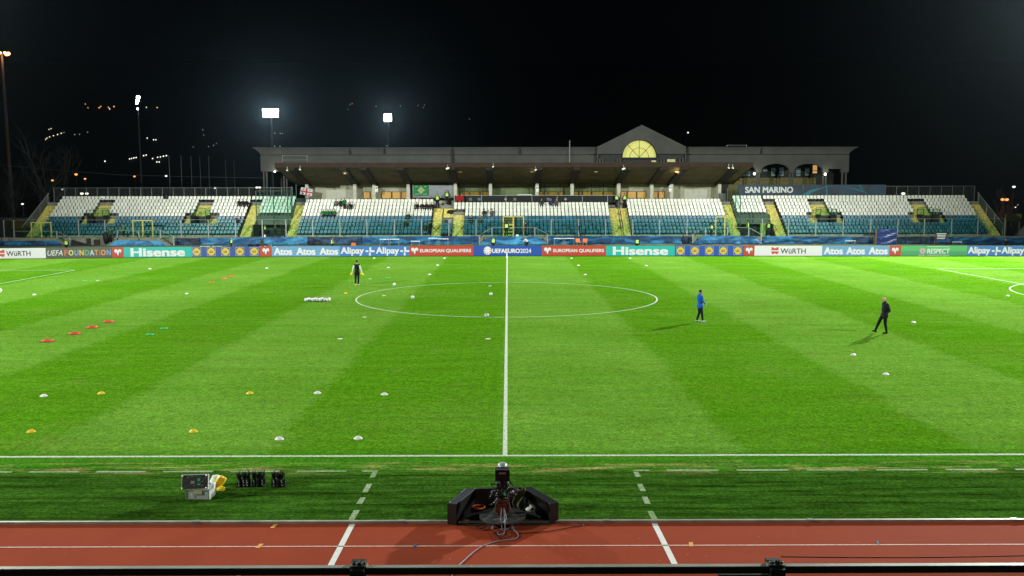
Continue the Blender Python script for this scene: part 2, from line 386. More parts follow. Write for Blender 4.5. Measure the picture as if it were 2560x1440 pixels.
# ------------------------------------------------------------------ stand opposite
ROW, RISE, Y0, Z0 = .62, .42, 57.8, .95
def rowY(i): return Y0 + ROW * i
def rowZ(i): return Z0 + RISE * i
stand = empty('grandstand', (0, 57, 0), 0, 'long open concrete grandstand with white and teal seating terraces and a brown canopy', 'grandstand')
def sp(b, name, mats, **k):   # part of the stand, in world coordinates
    o = b.build(name, mats, stand, **k); o.location = (0, -57, 0); return o
def terrace(b, x0, x1, r0, r1, nr_low=None, mi=0):
    pts = [(rowY(r0) - ROW / 2, -.02)]
    for i in range(r0, r1 + 1):
        pts += [(rowY(i) - ROW / 2, rowZ(i)), (rowY(i) + ROW / 2, rowZ(i))]
    pts += [(rowY(r1) + ROW / 2, -.02)]
    b.prism(pts, 'x', x0, x1, mi)
def steps(b, x0, x1, r0, r1):
    pts = [(rowY(r0) - ROW / 2 - .02, rowZ(r0) - .42)]
    for i in range(r0, r1 + 1):
        y = rowY(i) - ROW / 2
        pts += [(y, rowZ(i) - .21), (y + .31, rowZ(i) - .21), (y + .31, rowZ(i)), (y + .62, rowZ(i))]
    pts[0] = (pts[1][0], -.02); pts += [(rowY(r1) + ROW / 2, -.02)]
    b.prism(pts, 'x', x0, x1)
TBL_ = []
SEATS = []   # (x, row, colour, block)
def seat_run(x0, x1, row, block, pitch=.475):
    n = int((x1 - x0) / pitch + .3); pad = ((x1 - x0) - n * pitch) / 2
    for k in range(n): SEATS.append((x0 + pad + (k + .5) * pitch, row, 'teal' if row < 5 else 'white', block))
def block(x0, x1, nrows, name, holes=()):
    terr = [(x0, x1)]
    cuts = sorted(holes)
    xs = x0
    for (h0, h1, u0, u1) in cuts:
        TBL_.append((xs, h0, nrows)); xs = h1
    TBL_.append((xs, x1, nrows))
    for r in range(nrows):
        xs = x0
        for (h0, h1, u0, u1) in cuts:
            if 3 <= r <= 5: seat_run(xs, h0, r, name); xs = h1
            elif 6 <= r <= 9: seat_run(xs, u0, r, name); xs = u1
        seat_run(xs, x1, r, name)
VOMS = []
def vom(h0, h1, u0, u1):
    VOMS.append((h0, h1, u0, u1))
    sw = 1.15
    b = MB(); terrace(b, h0, h1, 0, 2); sp(b, 'terrace', M['concrete'])
    for (a, c) in ((h0, h0 + sw), (h1 - sw, h1)):
        b = MB(); steps(b, a, c, 3, 5); sp(b, 'staircase', M['stair'])
        b = MB(); b.box(a if a == h0 else a, c, rowY(6) - ROW / 2, rowY(10) + ROW / 2, 0, rowZ(5) + .0); sp(b, 'terrace', M['concrete'])
    # pit; a solid dark face paints the doorway's shade under the upper rows
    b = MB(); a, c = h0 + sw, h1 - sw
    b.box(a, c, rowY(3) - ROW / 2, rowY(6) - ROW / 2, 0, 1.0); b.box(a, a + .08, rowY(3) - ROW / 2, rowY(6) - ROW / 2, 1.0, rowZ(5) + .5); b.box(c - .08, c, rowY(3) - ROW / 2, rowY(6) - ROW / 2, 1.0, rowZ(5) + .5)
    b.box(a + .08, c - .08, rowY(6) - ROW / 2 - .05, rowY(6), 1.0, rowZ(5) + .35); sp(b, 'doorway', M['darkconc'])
    b = MB(); b.box(h0 + sw, h1 - sw, rowY(6) - ROW / 2, rowY(10), rowZ(5) + .351, rowZ(5) + .36)
    b = MB(); steps(b, u0, u1, 6, 9); sp(b, 'staircase', M['stair'])
    for (a_, c_, r_, q_) in ((h0, u0, 6, 9), (u1, h1, 6, 9), (h0, h1, 10, 10)): b = MB(); terrace(b, a_, c_, r_, q_); sp(b, 'terrace', M['concrete'])
    # glass screens round the pit
    b = MB()
    for x in (h0 + sw, h1 - sw):
        b.box(x - .01, x + .01, rowY(3) - .3, rowY(5) + .3, rowZ(3) + .1, rowZ(5) + 1.15)
    b.box(h0 + sw + .03, h1 - sw - .03, rowY(6) - .32, rowY(6) - .30, rowZ(6) - .1, rowZ(6) + .95)
    sp(b, 'glass_screen', M['glass'])
    b = MB()
    for x in (h0 + sw, h1 - sw):
        for y in (rowY(3) - .32, rowY(5) + .32): b.box(x - .04, x + .04, y - .04, y + .04, 1.0, rowZ(5) + 1.2)
        b.box(x - .03, x + .03, rowY(3) - .28, rowY(5) + .28, rowZ(5) + 1.14, rowZ(5) + 1.2)
    b.box(h0 + sw + .05, h1 - sw - .05, rowY(6) - .33, rowY(6) - .29, rowZ(6) + .92, rowZ(6) + .97)
    sp(b, 'screen_frame', M['dgreen'])
LW = [(-54.0, -49.7, -53.0, -51.1), (-41.0, -36.8, -40.1, -38.2)]
RW = [(38.4, 42.7, 39.2, 41.4), (51.4, 55.7, 52.2, 54.4)]
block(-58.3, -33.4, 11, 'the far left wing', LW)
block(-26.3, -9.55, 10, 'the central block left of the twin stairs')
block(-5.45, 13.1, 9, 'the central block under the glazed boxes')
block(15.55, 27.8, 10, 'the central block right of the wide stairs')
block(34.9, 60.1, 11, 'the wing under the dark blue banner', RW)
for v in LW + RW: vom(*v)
# upper seating above the two tunnels
for (a, c, nm) in ((-32.0, -27.55, 'the glazed pen above the left tunnel'), (29.3, 33.5, 'the glazed pen above the right tunnel')):
    b = MB(); 
    pts = [(rowY(6) - .33, rowZ(6) - 1.1)]
    for i in range(6, 11): pts += [(rowY(i) - ROW / 2, rowZ(i)), (rowY(i) + ROW / 2, rowZ(i))]
    pts += [(rowY(10) + ROW / 2, rowZ(6) - 1.1)]; b.prism(pts, 'x', a, c); sp(b, 'terrace', M['concrete'])
    for r in range(6, 11): seat_run(a + .1, c - .1, r, nm)
    b = MB(); b.box(a - .02, a + .12, rowY(2), rowY(10), .0, rowZ(6) - 1.1); b.box(c - .12, c + .02, rowY(2), rowY(10), .0, rowZ(6) - 1.1)
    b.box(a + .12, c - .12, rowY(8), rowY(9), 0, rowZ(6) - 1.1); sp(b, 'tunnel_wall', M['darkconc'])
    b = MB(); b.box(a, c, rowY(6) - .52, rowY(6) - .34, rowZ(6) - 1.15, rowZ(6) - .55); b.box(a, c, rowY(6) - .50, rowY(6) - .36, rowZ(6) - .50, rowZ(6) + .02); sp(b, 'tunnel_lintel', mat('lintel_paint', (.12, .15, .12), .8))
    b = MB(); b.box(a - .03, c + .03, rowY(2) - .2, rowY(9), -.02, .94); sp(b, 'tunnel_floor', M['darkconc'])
    # glazed frame
    b = MB(); n = 2; ht_ = 6.65 if a < 0 else rowZ(6) + .12
    for k in range(n + 1):
        x = a + (c - a) * k / n; b.box(x - .05, x + .05, rowY(6) - .62, rowY(6) - .54, rowZ(6) - 1.0, ht_)
    b.box(a, c, rowY(6) - .6, rowY(6) - .56, ht_ - .07, ht_); b.box(a, c, rowY(6) - .6, rowY(6) - .56, rowZ(6) - .6, rowZ(6) - .52)
    xe = c if a < 0 else a
    for y in (rowY(2), rowY(6), rowY(10)): b.box(xe - .05, xe + .05, y - .04, y + .04, rowZ(2), 6.9 + (y - rowY(2)) * .12)
    sp(b, 'pen_frame', M['dgreen'])
    b = MB(); b.box(a + .06, c - .06, rowY(6) - .585, rowY(6) - .575, rowZ(6) - .5, ht_ - .08); b.box(xe - .01, xe + .01, rowY(2) + .05, rowY(10), rowZ(2) + .3, 6.8); sp(b, 'glass_screen', M['glass'])
for (a_, c_, n_) in TBL_: b = MB(); terrace(b, a_, c_, 0, n_ - 1); sp(b, 'terrace', mat('shaded_terrace_concrete', (.055, .058, .05), .9, var=.3))  # concrete darkened to paint the shade between the seats
# staircases
for (a, c, r0, r1) in ((-59.9, -58.35, 0, 9), (-33.35, -32.05, 0, 9), (-27.5, -26.35, 0, 9), (-9.5, -8.35, 0, 8), (-6.9, -5.5, 0, 6), (13.15, 15.5, 0, 8), (27.85, 29.15, 0, 9), (33.6, 34.85, 0, 9), (60.15, 61.7, 0, 9)):
    b = MB(); steps(b, a, c, r0, r1); sp(b, 'staircase', M['stair'])
    if r1 < 10 and not (-10 < a < 14): b = MB(); terrace(b, a, c, 10, 10); sp(b, 'terrace', M['concrete']); 
seat_run(-33.35, -32.05, 10, 'the far left wing'); seat_run(33.55, 34.85, 10, 'the wing under the dark blue banner')
# centre vomitory between the twin stairs
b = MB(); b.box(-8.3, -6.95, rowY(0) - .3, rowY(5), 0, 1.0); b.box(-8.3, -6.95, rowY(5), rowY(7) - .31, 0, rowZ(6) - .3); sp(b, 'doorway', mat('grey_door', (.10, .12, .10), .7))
b = MB(); b.box(-8.0, -7.6, rowY(5) - .02, rowY(5) - .005, 1.3, 2.9, 0); b.box(-7.45, -7.05, rowY(5) - .03, rowY(5) - .005, 1.4, 3.0, 1); sp(b, 'door', [M['darkconc'], M['steel']])
b = MB(); steps(b, -8.2, -6.95, 7, 8); sp(b, 'staircase', M['stair'])
for r in range(0, 3): seat_run(-8.3, -7.0, r, 'the twin stairs')
b = MB(); terrace(b, -6.9, -5.5, 7, 8); sp(b, 'terrace', M['concrete'])
for r in (7, 8): seat_run(-6.9, -5.5, r, 'the central block under the glazed boxes')
# small stair behind the central yellow gate
GX0, GX1 = W(1257, 560, 58.5).x, W(1284, 560, 58.5).x
SEATS = [s for s in SEATS if not (s[1] < 5 and GX0 - .15 < s[0] < GX1 + .2)]
b = MB()
pts = [(Y0 - .5, -.02)]
for i in range(0, 5):
    y = rowY(i) - .36; pts += [(y, rowZ(i) - .2), (y + .31, rowZ(i) - .2), (y + .31, rowZ(i) + .02), (y + .62, rowZ(i) + .02)]
pts[0] = (pts[1][0], -.02); pts += [(rowY(4) + .3, -.02)]
b.prism(pts, 'x', GX0, GX1); sp(b, 'staircase', M['stair'])
# handrail in the wide stairs
b = MB()
for dx in (14.2, 14.45):
    b.tube([(dx, rowY(0), rowZ(0) + .9), (dx, rowY(8), rowZ(8) + .9)], .03); b.tube([(dx, rowY(0), rowZ(0) + .5), (dx, rowY(8), rowZ(8) + .5)], .02)
    for r in (0, 2, 4, 6, 8): b.tube([(dx, rowY(r), rowZ(r) - .05), (dx, rowY(r), rowZ(r) + .92)], .03)
sp(b, 'handrail', M['dgreen'])
# front walkway and parapet wall
b = MB(); b.box(-62, 63, 56.35, rowY(0) - ROW / 2 - .002, -.02, .93); sp(b, 'front_walkway', M['concrete'])
for (a, c) in ((-58.3, -33.4), (-26.3, -9.55), (-5.45, GX0 - .1), (GX1 + .1, 13.1), (15.55, 27.8), (34.9, 60.1)):
    b = MB(); b.box(a + .02, c - .02, rowY(0) - .42, rowY(0) - .36, .931, 1.16); sp(b, 'curb', mat('pale_concrete', (.30, .31, .25), .85, var=.2))
b = MB(); b.box(-26.3, 29.2, rowY(9) + ROW / 2 + .002, 66.0, -.02, rowZ(9) - .0); sp(b, 'upper_walkway', M['concrete'])
b = MB(); b.box(-9.5, 15.5, rowY(8) + ROW / 2 + .002, rowY(9) + ROW / 2, -.02, rowZ(8) + .02); sp(b, 'upper_walkway', M['concrete'])
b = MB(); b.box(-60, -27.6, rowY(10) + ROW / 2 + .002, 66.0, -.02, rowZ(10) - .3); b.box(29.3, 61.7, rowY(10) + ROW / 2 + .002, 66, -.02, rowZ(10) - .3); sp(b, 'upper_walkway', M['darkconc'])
# ---- back wall of the covered part
CX = [-26.3, -20.0, -17.5, -13.0, -6.8, -2.2, 3.9, 8.5, 14.6, 19.0, 21.6, 27.9]
YB = 66.2; ZF = rowZ(9); ZT = 7.38
for i, cx in enumerate(CX):
    b = MB(); y0 = 64.55 if not (3 < i < 9) else 64.2
    zb = ZF if not (3 < i < 9) else ZF - .3
    b.box(cx - .21, cx + .21, y0, YB - .002, zb, ZT + .3); sp(b, 'column', M['column'])
b = MB(); b.box(CX[0] - .2, CX[-1] + .2, YB, YB + .25, ZF, ZT + .6); sp(b, 'back_wall', M['wall'])
WIN = mat('curtained_window_glow', (.3, .2, .05), .5, emit=(.60, .30, .05), es=.42, var=.1)
WIN2 = mat('curtain_slat', (.2, .12, .03), .6, emit=(.4, .17, .02), es=.32)
def window(x0, x1, z0, z1, y=YB - .03, slats=True):
    b = MB(); b.box(x0, x1, y, y + .02, z0, z1); f = sp(b, 'window', WIN)
    b = MB(); b.box(x0 - .05, x0, y - .05, y + .02, z0 - .05, z1 + .05); b.box(x1, x1 + .05, y - .05, y + .02, z0 - .05, z1 + .05); b.box(x0, x1, y - .05, y + .02, z1, z1 + .06); b.box(x0, x1, y - .05, y + .02, z0 - .06, z0)
    b.build('frame', M['black'], f)
    if slats:
        b = MB(); n = max(2, int((x1 - x0) / .16))
        for k in range(n): xk = x0 + (k + .5) * (x1 - x0) / n; b.box(xk - .02, xk + .02, y - .012, y - .002, z0, z1)
        b.build('curtain', WIN2, f)
Z1w, Z2w = 5.62, 6.45
def wpx(a, c, **k): window(W(a, 480, YB).x, W(c, 480, YB).x, Z1w, Z2w, **k)
for (a, c) in ((909, 924), (927, 938), (955, 978), (981, 1001), (1004, 1023), (1156, 1172), (1176, 1198), (1202, 1221), (1348, 1357), (1362, 1368), (1372, 1394), (1397, 1408), (1435, 1445), (1449, 1454), (1457, 1477), (1481, 1506), (1510, 1532), (1553, 1566), (1569, 1590), (1593, 1614), (1634, 1644), (1647, 1661)): wpx(a, c, slats=(a % 2 == 0))
# black band and glazed boxes in the middle bays
b = MB(); b.box(-6.85, 14.3, 63.85, 63.92, 5.02, 5.95); band = sp(b, 'box_front_panel', M['black'])
b = MB()
for (px, kk) in ((1176, 0), (1198, 0), (1264, 1), (1287, 0), (1371, 0), (1414, 1)):
    x = W(px, 495, 63.8).x
    if kk: b.lathe([(.0, 0), (.16, .0), (.16, .01), (0, .01)], (0, 0, 0), 14); 
    if kk:
        n = len(b.v) - 56; b.v[n:] = [(x + v[0], 63.84 - v[2], 5.5 + v[1]) for v in b.v[n:]]
    else:
        for q in range(3): b.box(x - .2, x + .2, 63.84, 63.848, 5.35 + q * .12, 5.40 + q * .12)
b.build('lettering', mat('grey_lettering', (.28, .30, .28), .6), band)
b = MB()
for px in (1204, 1265, 1330, 1393, 1456, 1519): x = W(px, 495, 63.8).x; b.box(x - .03, x + .03, 63.78, 63.84, 5.0, 6.02)
b.box(-6.85, 14.3, 63.80, 63.86, 5.96, 6.02); sp(b, 'box_rail', M['steel'])
b = MB()
for px in (1160, 1207, 1323, 1362, 1400, 1447, 1479, 1509): x = W(px, 480, 65.2).x; b.box(x - .04, x + .04, 65.2, 65.28, ZF, ZT + .1)
b.box(-6.6, 14.4, 65.2, 65.26, 7.2, 7.28); sp(b, 'mullion', M['black'])
b = MB(); b.box(-6.58, 14.38, 65.235, 65.242, ZF, 7.2); sp(b, 'box_glazing', glass('box_glass', (.78, .82, .74), .02))
# pale panels in the open bays
for (a, c) in ((815, 893), (1265, 1335), (1711, 1768)):
    b = MB(); b.box(W(a, 480, YB).x, W(c, 480, YB).x, YB - .035, YB - .003, ZF + .1, 6.75); sp(b, 'wall_panel', mat('pale_wall_panel', (.42, .43, .35), .8, var=.08))
b = MB(); b.box(W(1294, 490, 64.9).x, W(1329, 490, 64.9).x, 64.6, 65.1, 6.05, 6.12); 
for px in (1295, 1328): x = W(px, 490, 64.9).x; b.box(x - .03, x + .03, 64.6, 65.1, ZF, 6.05)
tag(b.build('desk', M['white2']), 'white trestle desk in the open bay above the central seats', 'desk')
for (px, s) in ((941, 'A'), (1343, 'B'), (1676, 'C')):
    x = W(px, 475, 64.4).x; y = 64.53 if px != 1343 else 64.18; b = MB(); b.box(x - .17, x + .17, y - .015, y, 6.45, 7.2, 0)
    b.box(x - .11, x - .02, y - .022, y - .0155, 6.85, 7.1, 1); b.box(x + .03, x + .11, y - .022, y - .0155, 6.85, 7.1, 1); b.box(x - .1, x + .1, y - .022, y - .0155, 6.55, 6.6, 1)
    sp(b, 'notice', [M['white2'], M['black']])
# ---- canopy
YF, YR = 56.0, 66.0; XL, XR = -28.1, 29.8
b = MB()
nseg = 14
for k in range(nseg):
    x0 = XL + (XR - XL) * k / nseg; x1 = XL + (XR - XL) * (k + 1) / nseg
    b.add([(x0, YF, 9.45), (x1 - .03, YF, 9.45), (x1 - .03, YR, ZT + .02), (x0, YR, ZT + .02), (x0, YF, 9.65), (x1 - .03, YF, 9.65), (x1 - .03, YR, ZT + .22), (x0, YR, ZT + .22)],
          [(0, 3, 2, 1), (4, 5, 6, 7), (0, 1, 5, 4), (2, 3, 7, 6), (0, 4, 7, 3), (1, 2, 6, 5)])
can = sp(b, 'canopy', M['soffit'])
b = MB(); b.box(XL - .1, XR + .1, YF - .15, YF - .01, 9.42, 9.99); b.add([(XL - .1, YF, 9.75), (XR + .1, YF, 9.75), (XR + .1, YR + 1, 9.4), (XL - .1, YR + 1, 9.4)], [(0, 1, 2, 3)])
b.prism([(YF, 9.4), (YF, 9.99), (YR, 9.6), (YR, ZT - .05)], 'x', XL - .12, XL - .02); b.prism([(YF, 9.4), (YF, 9.99), (YR, 9.6), (YR, ZT - .05)], 'x', XR + .02, XR + .12)
b.build('fascia', M['brown'], can)
for i, cx in enumerate(CX):
    b = MB(); b.prism([(YF, 9.44), (YR - .3, ZT + .01), (YR - .3, ZT - .14), (YF, 9.10)], 'x', cx - .42, cx + .42); b.build('rib', M['ribm'], can)
LAMP = mat('downlight', (.6, .5, .2), .5, emit=(1, .75, .3), es=2.2)
for px in (862, 1150, 1330, 1693, 1490):
    x = W(px, 421, 58).x; b = MB(); b.box(x - .22, x + .22, 57.9, 58.2, 8.86, 8.96); sp(b, 'downlight', LAMP if px in (862, 1693) else mat('downlight_dim', (.2, .17, .1), .5, emit=(1, .7, .3), es=.06))
for px in (862, 1693, 1330):
    l = bpy.data.lights.new('downlight_lamp', 'POINT'); l.energy = 60 if px != 1330 else 14; l.color = (1, .75, .35); l.shadow_soft_size = .15
    o = bpy.data.objects.new('downlight_lamp', l); COL.objects.link(o); o.location = (W(px, 421, 58).x, 58.0, 8.72)
for (px, py, s_) in ((718, 426, .5), (750, 424, .5), (1119, 421, 1.), (1233, 417, .6), (1339, 425, .7), (1559, 422, 1.), (1822, 420, .6), (1832, 420, .6)):
    p = W(px, py, YF - .35); c = empty('spot_projector', p, 0, None, None)
    b = MB(); b.box(-.20 * s_, .20 * s_, -.12, .16, -.10 * s_, .10 * s_, 0, Matrix.Rotation(R(-20 if px % 2 else 25), 4, 'Y')); b.build('housing', mat('projector_white', (.75, .77, .72), .4), c)
    b = MB(); b.tube([(0, .05, .05), (0, .1, .45), (.0, .25, 9.45 - p.z)], .025); b.build('bracket', M['steel'], c)
    nm = {718: 'leftmost', 750: 'second from the left', 1119: 'large, above the grey wall cloth', 1233: 'small square, above the twin stairs', 1339: 'narrow, above the column with a black notice', 1559: 'large, above the two stewards on the wide stairs', 1822: 'next to last on the right end', 1832: 'at the very right end'}[px]
    tag(c, 'white projector under the canopy edge, ' + nm, 'projector', 'projectors under the canopy edge')

# ---- seats
def seat_mesh(name, m):
    b = MB()
    # backrest: curved shell with rounded top
    prof = [(-.165, .40), (.165, .40), (.195, .60), (.19, .75), (.14, .80), (-.14, .80), (-.19, .75), (-.195, .60)]
    n = len(prof)
    def yy(x, z): return .12 + (z - .4) * .16 + .05 * (1 - (x / .21) ** 2) - .05
    vs = [(x, yy(x, z), z) for x, z in prof] + [(x, yy(x, z) + .035, z) for x, z in prof]
    b.add(vs, [tuple(range(n)), tuple(range(n, 2 * n))[::-1]] + [(i, n + i, n + (i + 1) % n, (i + 1) % n) for i in range(n)])
    b.box(-.07, .07, yy(0, .52) - .012, yy(0, .52) + .0, .50, .54, 1)
    # pan with front lip and side wings
    b.prism([(.14, .40), (.14, .44), (-.10, .40), (-.28, .43), (-.31, .40), (-.30, .34), (-.27, .38), (-.10, .36)], 'x', -.17, .17)
    b.box(-.035, .035, -.12, .1, .0, .37, 2)
    return b.mesh(name, [m, M['slot'], M['darkconc']])
sm = {'white': seat_mesh('white_seat', M['white']), 'teal': seat_mesh('teal_seat', M['teal'])}
sv = {k: (np.array([v.co[:] for v in me.vertices]), [tuple(p.vertices) for p in me.polygons], [p.material_index for p in me.polygons]) for k, me in sm.items()}
SEATS.sort(key=lambda s: (s[1], abs(s[0])))
ordn = ['front', 'second', 'third', 'fourth', 'fifth', 'sixth', 'seventh', 'eighth', 'ninth', 'tenth', 'top']
cnt = {'white': 0, 'teal': 0}; rest = {'white': MB(), 'teal': MB()}
def seat_occupied(x, r): return False
for (x, r, c, blk) in SEATS:
    z = rowZ(r); y = rowY(r) + .08; x += random.uniform(-.008, .008)
    if cnt[c] < 290:
        cnt[c] += 1
        o = bpy.data.objects.new(c + '_stadium_chair', sm[c]); COL.objects.link(o); o.location = (x, y, z)
        where = {'vom': 'round a stairway opening of the wings', 'the twin stairs': 'between the twin yellow stairs'}.get(blk, 'of ' + blk)
        lab = f"{c} plastic seat in the {ordn[r]} row {where}"
        tag(o, lab, c + ' seat', lab.replace(' seat in', ' seats in'))
    else:
        V, Fs, Ms = sv[c]; n = len(rest[c].v); rest[c].v += [tuple(q) for q in (V + (x, y, z))]; rest[c].f += [tuple(i + n for i in f) for f in Fs]; rest[c].m += Ms
for c in rest:
    o = rest[c].build(c + '_seat_rows', [M[c], M['slot'], M['darkconc']]); tag(o, {'white': 'remaining rows of white plastic seats on the upper terraces', 'teal': 'remaining rows of teal plastic seats above the front rows'}[c], c + ' seats', None, 'stuff')

# ------------------------------------------------------------------ railings and glass fence of the stand
def rail_fence(x0, x1, y, z0, z1, label, nposts):
    f = empty('railing', ((x0 + x1) / 2, y, z0), 0, label, 'railing'); cx = (x0 + x1) / 2; h = z1 - z0
    b = MB(); b.box(x0 - cx, x1 - cx, -.03, .03, h - .05, h); b.box(x0 - cx, x1 - cx, -.02, .02, .08, .12); b.build('rail', mat('rail_grey', (.12, .14, .135), .5, .2), f)
    b = MB(); n = int((x1 - x0) / .16)
    for k in range(n): x = x0 - cx + (k + .5) * (x1 - x0) / n; b.box(x - .008, x + .008, -.008, .008, .12, h - .05)
    b.build('bars', mat('rail_bar', (.10, .12, .11), .6), f)
    for k in range(nposts): 
        x = x0 - cx + k * (x1 - x0) / (nposts - 1); b = MB(); b.box(x - .03, x + .03, -.04, .04, 0, h - .002); b.build('post', mat('rail_grey', (.12, .14, .135), .5, .2), f)
YT = rowY(10) + .75
rail_fence(W(134, 470, YT).x, W(731, 468, YT).x, YT, rowZ(10) - .3, 7.06, 'tall grey barred railing behind the top row of the far left wing', 23)
rail_fence(W(2214, 466, YT).x, W(2437, 466, YT).x, YT, rowZ(10) - .3, 7.16, 'grey barred railing right of the dark blue banner', 9)
for (x, sgn, lab) in ((-60.0, -1, 'sloping mesh railing down the left end of the stand'), (61.8, 1, 'sloping mesh railing down the right end of the stand')):
    f = empty('end_railing', (x, rowY(0), 0), 0, lab, 'railing'); z0 = rowZ(0); z1 = rowZ(10)
    b = MB(); b.tube([(0, -.6, z0 + 1.15), (0, ROW * 10 + .4, z1 + 1.2)], .04); b.build('rail', M['steel'], f)
    b = MB(); b.add([(0, -.6, z0 - .2), (0, ROW * 10 + .4, z1 - .1), (0, ROW * 10 + .4, z1 + 1.15), (0, -.6, z0 + 1.1), (.02, -.6, z0 - .2), (.02, ROW * 10 + .4, z1 - .1), (.02, ROW * 10 + .4, z1 + 1.15), (.02, -.6, z0 + 1.1)], [(0, 1, 2, 3), (7, 6, 5, 4)]); b.build('mesh_panel', mat('dark_mesh', (.045, .055, .05), .7), f)
    for r in (0, 3.3, 6.6, 10): b = MB(); b.tube([(0, ROW * r, z0 + RISE * r - .3), (0, ROW * r, z0 + RISE * r + 1.15)], .035); b.build('post', M['steel'], f)
# tall glass fence in front
YG = 56.6; ZG = .93
gf = empty('glass_fence', (0, YG, ZG), 0, 'tall glass fence with grey steel posts along the front of the stand', 'glass fence')
posts = [10, 35, 197, 263, 453, 521, 589, 656, 715, 782, 850, 917.5, 986, 1054, 1122, 1190, 1378, 1446, 1514, 1582, 1649, 1717.5, 1905, 1971, 2039, 2107.5, 2176, 2244, 2310.5, 2378.5, 2444, 2512]
px_all = [W(p, 570, YG).x for p in posts]
for x in px_all:
    b = MB(); b.box(x - .055, x + .055, -.05, .05, 0, 2.14); b.build('post', M['steel'], gf)
for a, c in zip(px_all[:-1], px_all[1:]):
    if c - a < 1.0: continue
    b = MB(); b.box(a + .06, c - .06, -.008, .008, .08, 2.10); b.build('glass_panel', M['glass'], gf)
b = MB(); b.box(px_all[0], px_all[-1], -.02, .02, 2.141, 2.17); b.build('top_rail', M['steel'], gf)
# yellow gates in the fence
def gate(a, c, v0, lab):
    xa, xc = W(a, 570, YG - .12).x, W(c, 570, YG - .12).x; wd = xc - xa
    g = empty('yellow_gate', ((xa + xc) / 2, YG - .12, ZG), 0, lab, 'gate', 'yellow gate frames along the fence'); h = W(1280, v0, YG).z - ZG
    for k, x in enumerate((-wd / 2, 0, wd / 2)):
        b = MB(); t = .07 if k != 1 else .09; b.box(x - t, x + t, -.05, .05, 0, h - .002); b.build('post', M['yellow'], g)
    b = MB(); b.box(-wd / 2 - .07, wd / 2 + .07, -.06, .06, h, h + .12); b.build('crossbar', M['yellow'], g)
    for s in (-1, 1): b = MB(); b.box(min(s * .1, s * (wd / 2 - .08)), max(s * .1, s * (wd / 2 - .08)), -.006, .006, .1, h - .05); b.build('glass_panel', M['glass'], g)
    if a in (331, 1787): b = MB(); b.box(-.45 if a > 1000 else .15, -.2 if a > 1000 else .4, -.08, -.07, .1, .75); b.build('notice', mat('pale_green_notice', (.30, .65, .55), .6), g)
gate(79, 128, 556, 'yellow gate frame at the foot of the far left end stairs'); gate(333, 382, 551, 'yellow gate frame in front of the far left wing')
gate(1258, 1309, 543, 'yellow gate frame with steps behind it, in the central block'); gate(1789, 1834, 544, 'yellow gate frame at the foot of the stairs left of the right tunnel')
# low glass barriers round the landings
def barrier(pts, lab, label_group='glass barriers round the landings'):
    g = empty('glass_barrier', (0, 0, 0), 0, lab, 'glass barrier', label_group); P = []
    for (px, vt, vb, Y) in pts:
        t = W(px, vt, Y); bo = W(px, vb, Y); P.append((t, bo)); b = MB(); b.box(t.x - .06, t.x + .06, Y - .05, Y + .05, bo.z, t.z); b.build('post', M['steel'], g)
    for (t0, b0), (t1, b1) in zip(P[:-1], P[1:]):
        b = MB(); b.tube([t0, t1], .03); b.build('rail', M['steel'], g)
        b = MB(); b.add([b0, b1, t1, t0], [(0, 1, 2, 3)]); b.build('glass_panel', M['glass'], g)
barrier([(35, 578, 600, 55.4), (142, 578, 600, 55.4), (174, 593, 614, 55.4)], 'low glass barrier at the landing of the far left gate')
barrier([(293, 576, 600, 55.4), (347, 577, 600, 55.4), (401, 575, 600, 55.4), (434, 590, 615, 55.4)], 'low glass barrier at the landing of the second yellow gate')
barrier([(1198, 588, 611, 55.4), (1230, 569, 595, 55.4), (1284, 569, 594, 55.4), (1337, 569, 595, 55.4), (1369, 585, 610, 55.4)], 'low glass barrier at the landing of the central gate')
barrier([(1732, 585, 608, 55.4), (1764, 569, 592, 55.4), (1819, 569, 592, 55.4), (1872, 569, 592, 55.4), (1903, 586, 610, 55.4)], 'low glass barrier at the landing in front of the right tunnel')
# landings
for (a, c, lab) in ((38, 143, 'concrete landing below the far left gate'), (293, 402, 'concrete landing below the second yellow gate'), (1228, 1338, 'concrete landing below the central gate'), (1764, 1873, 'concrete landing below the gate left of the right tunnel')):
    b = MB(); xa, xc = W(a, 600, 55.4).x, W(c, 600, 55.4).x; b.box(xa, xc, 55.35, 56.33, -.02, .94)
    for k in range(5): b.box(xc + k * .28, xc + (k + 1) * .28, 55.35, 56.33, -.02, .94 - .18 * (k + 1)); b.box(xa - (k + 1) * .28, xa - k * .28, 55.35, 56.33, -.02, .94 - .18 * (k + 1))
    tag(b.build('landing', M['concrete']), lab, 'landing')

# ------------------------------------------------------------------ tarpaulins
def tarp_material(name, dark, light, sheen=.35):
    m = bpy.data.materials.new(name); m.use_nodes = True; N, L = nodes(m); b = N['Principled BSDF']
    P = N.new('ShaderNodeNewGeometry').outputs['Position']
    mp = N.new('ShaderNodeMapping'); mp.inputs['Scale'].default_value = (.22, 1, .9); mp.inputs['Rotation'].default_value = (0, R(18), 0); L.new(P, mp.inputs[0])
    n = N.new('ShaderNodeTexNoise'); n.inputs['Scale'].default_value = 1.3; n.inputs['Detail'].default_value = 2; n.inputs['Distortion'].default_value = 1.2; L.new(mp.outputs[0], n.inputs['Vector'])
    L.new(mixc(N, L, ramp(N, L, n.outputs[0], .42, .66), dark, light), b.inputs['Base Color']); b.inputs['Roughness'].default_value = sheen + .2; b.inputs['Specular IOR Level'].default_value = .3  # lighter swirls paint fold highlights into the blue
    return m
TBL = tarp_material('blue_tarpaulin', (.006, .045, .12), (.02, .20, .42)); TDK = tarp_material('navy_tarpaulin', (.006, .018, .04), (.02, .07, .15))
TLT = tarp_material('bright_blue_tarpaulin', (.01, .08, .20), (.05, .30, .55))
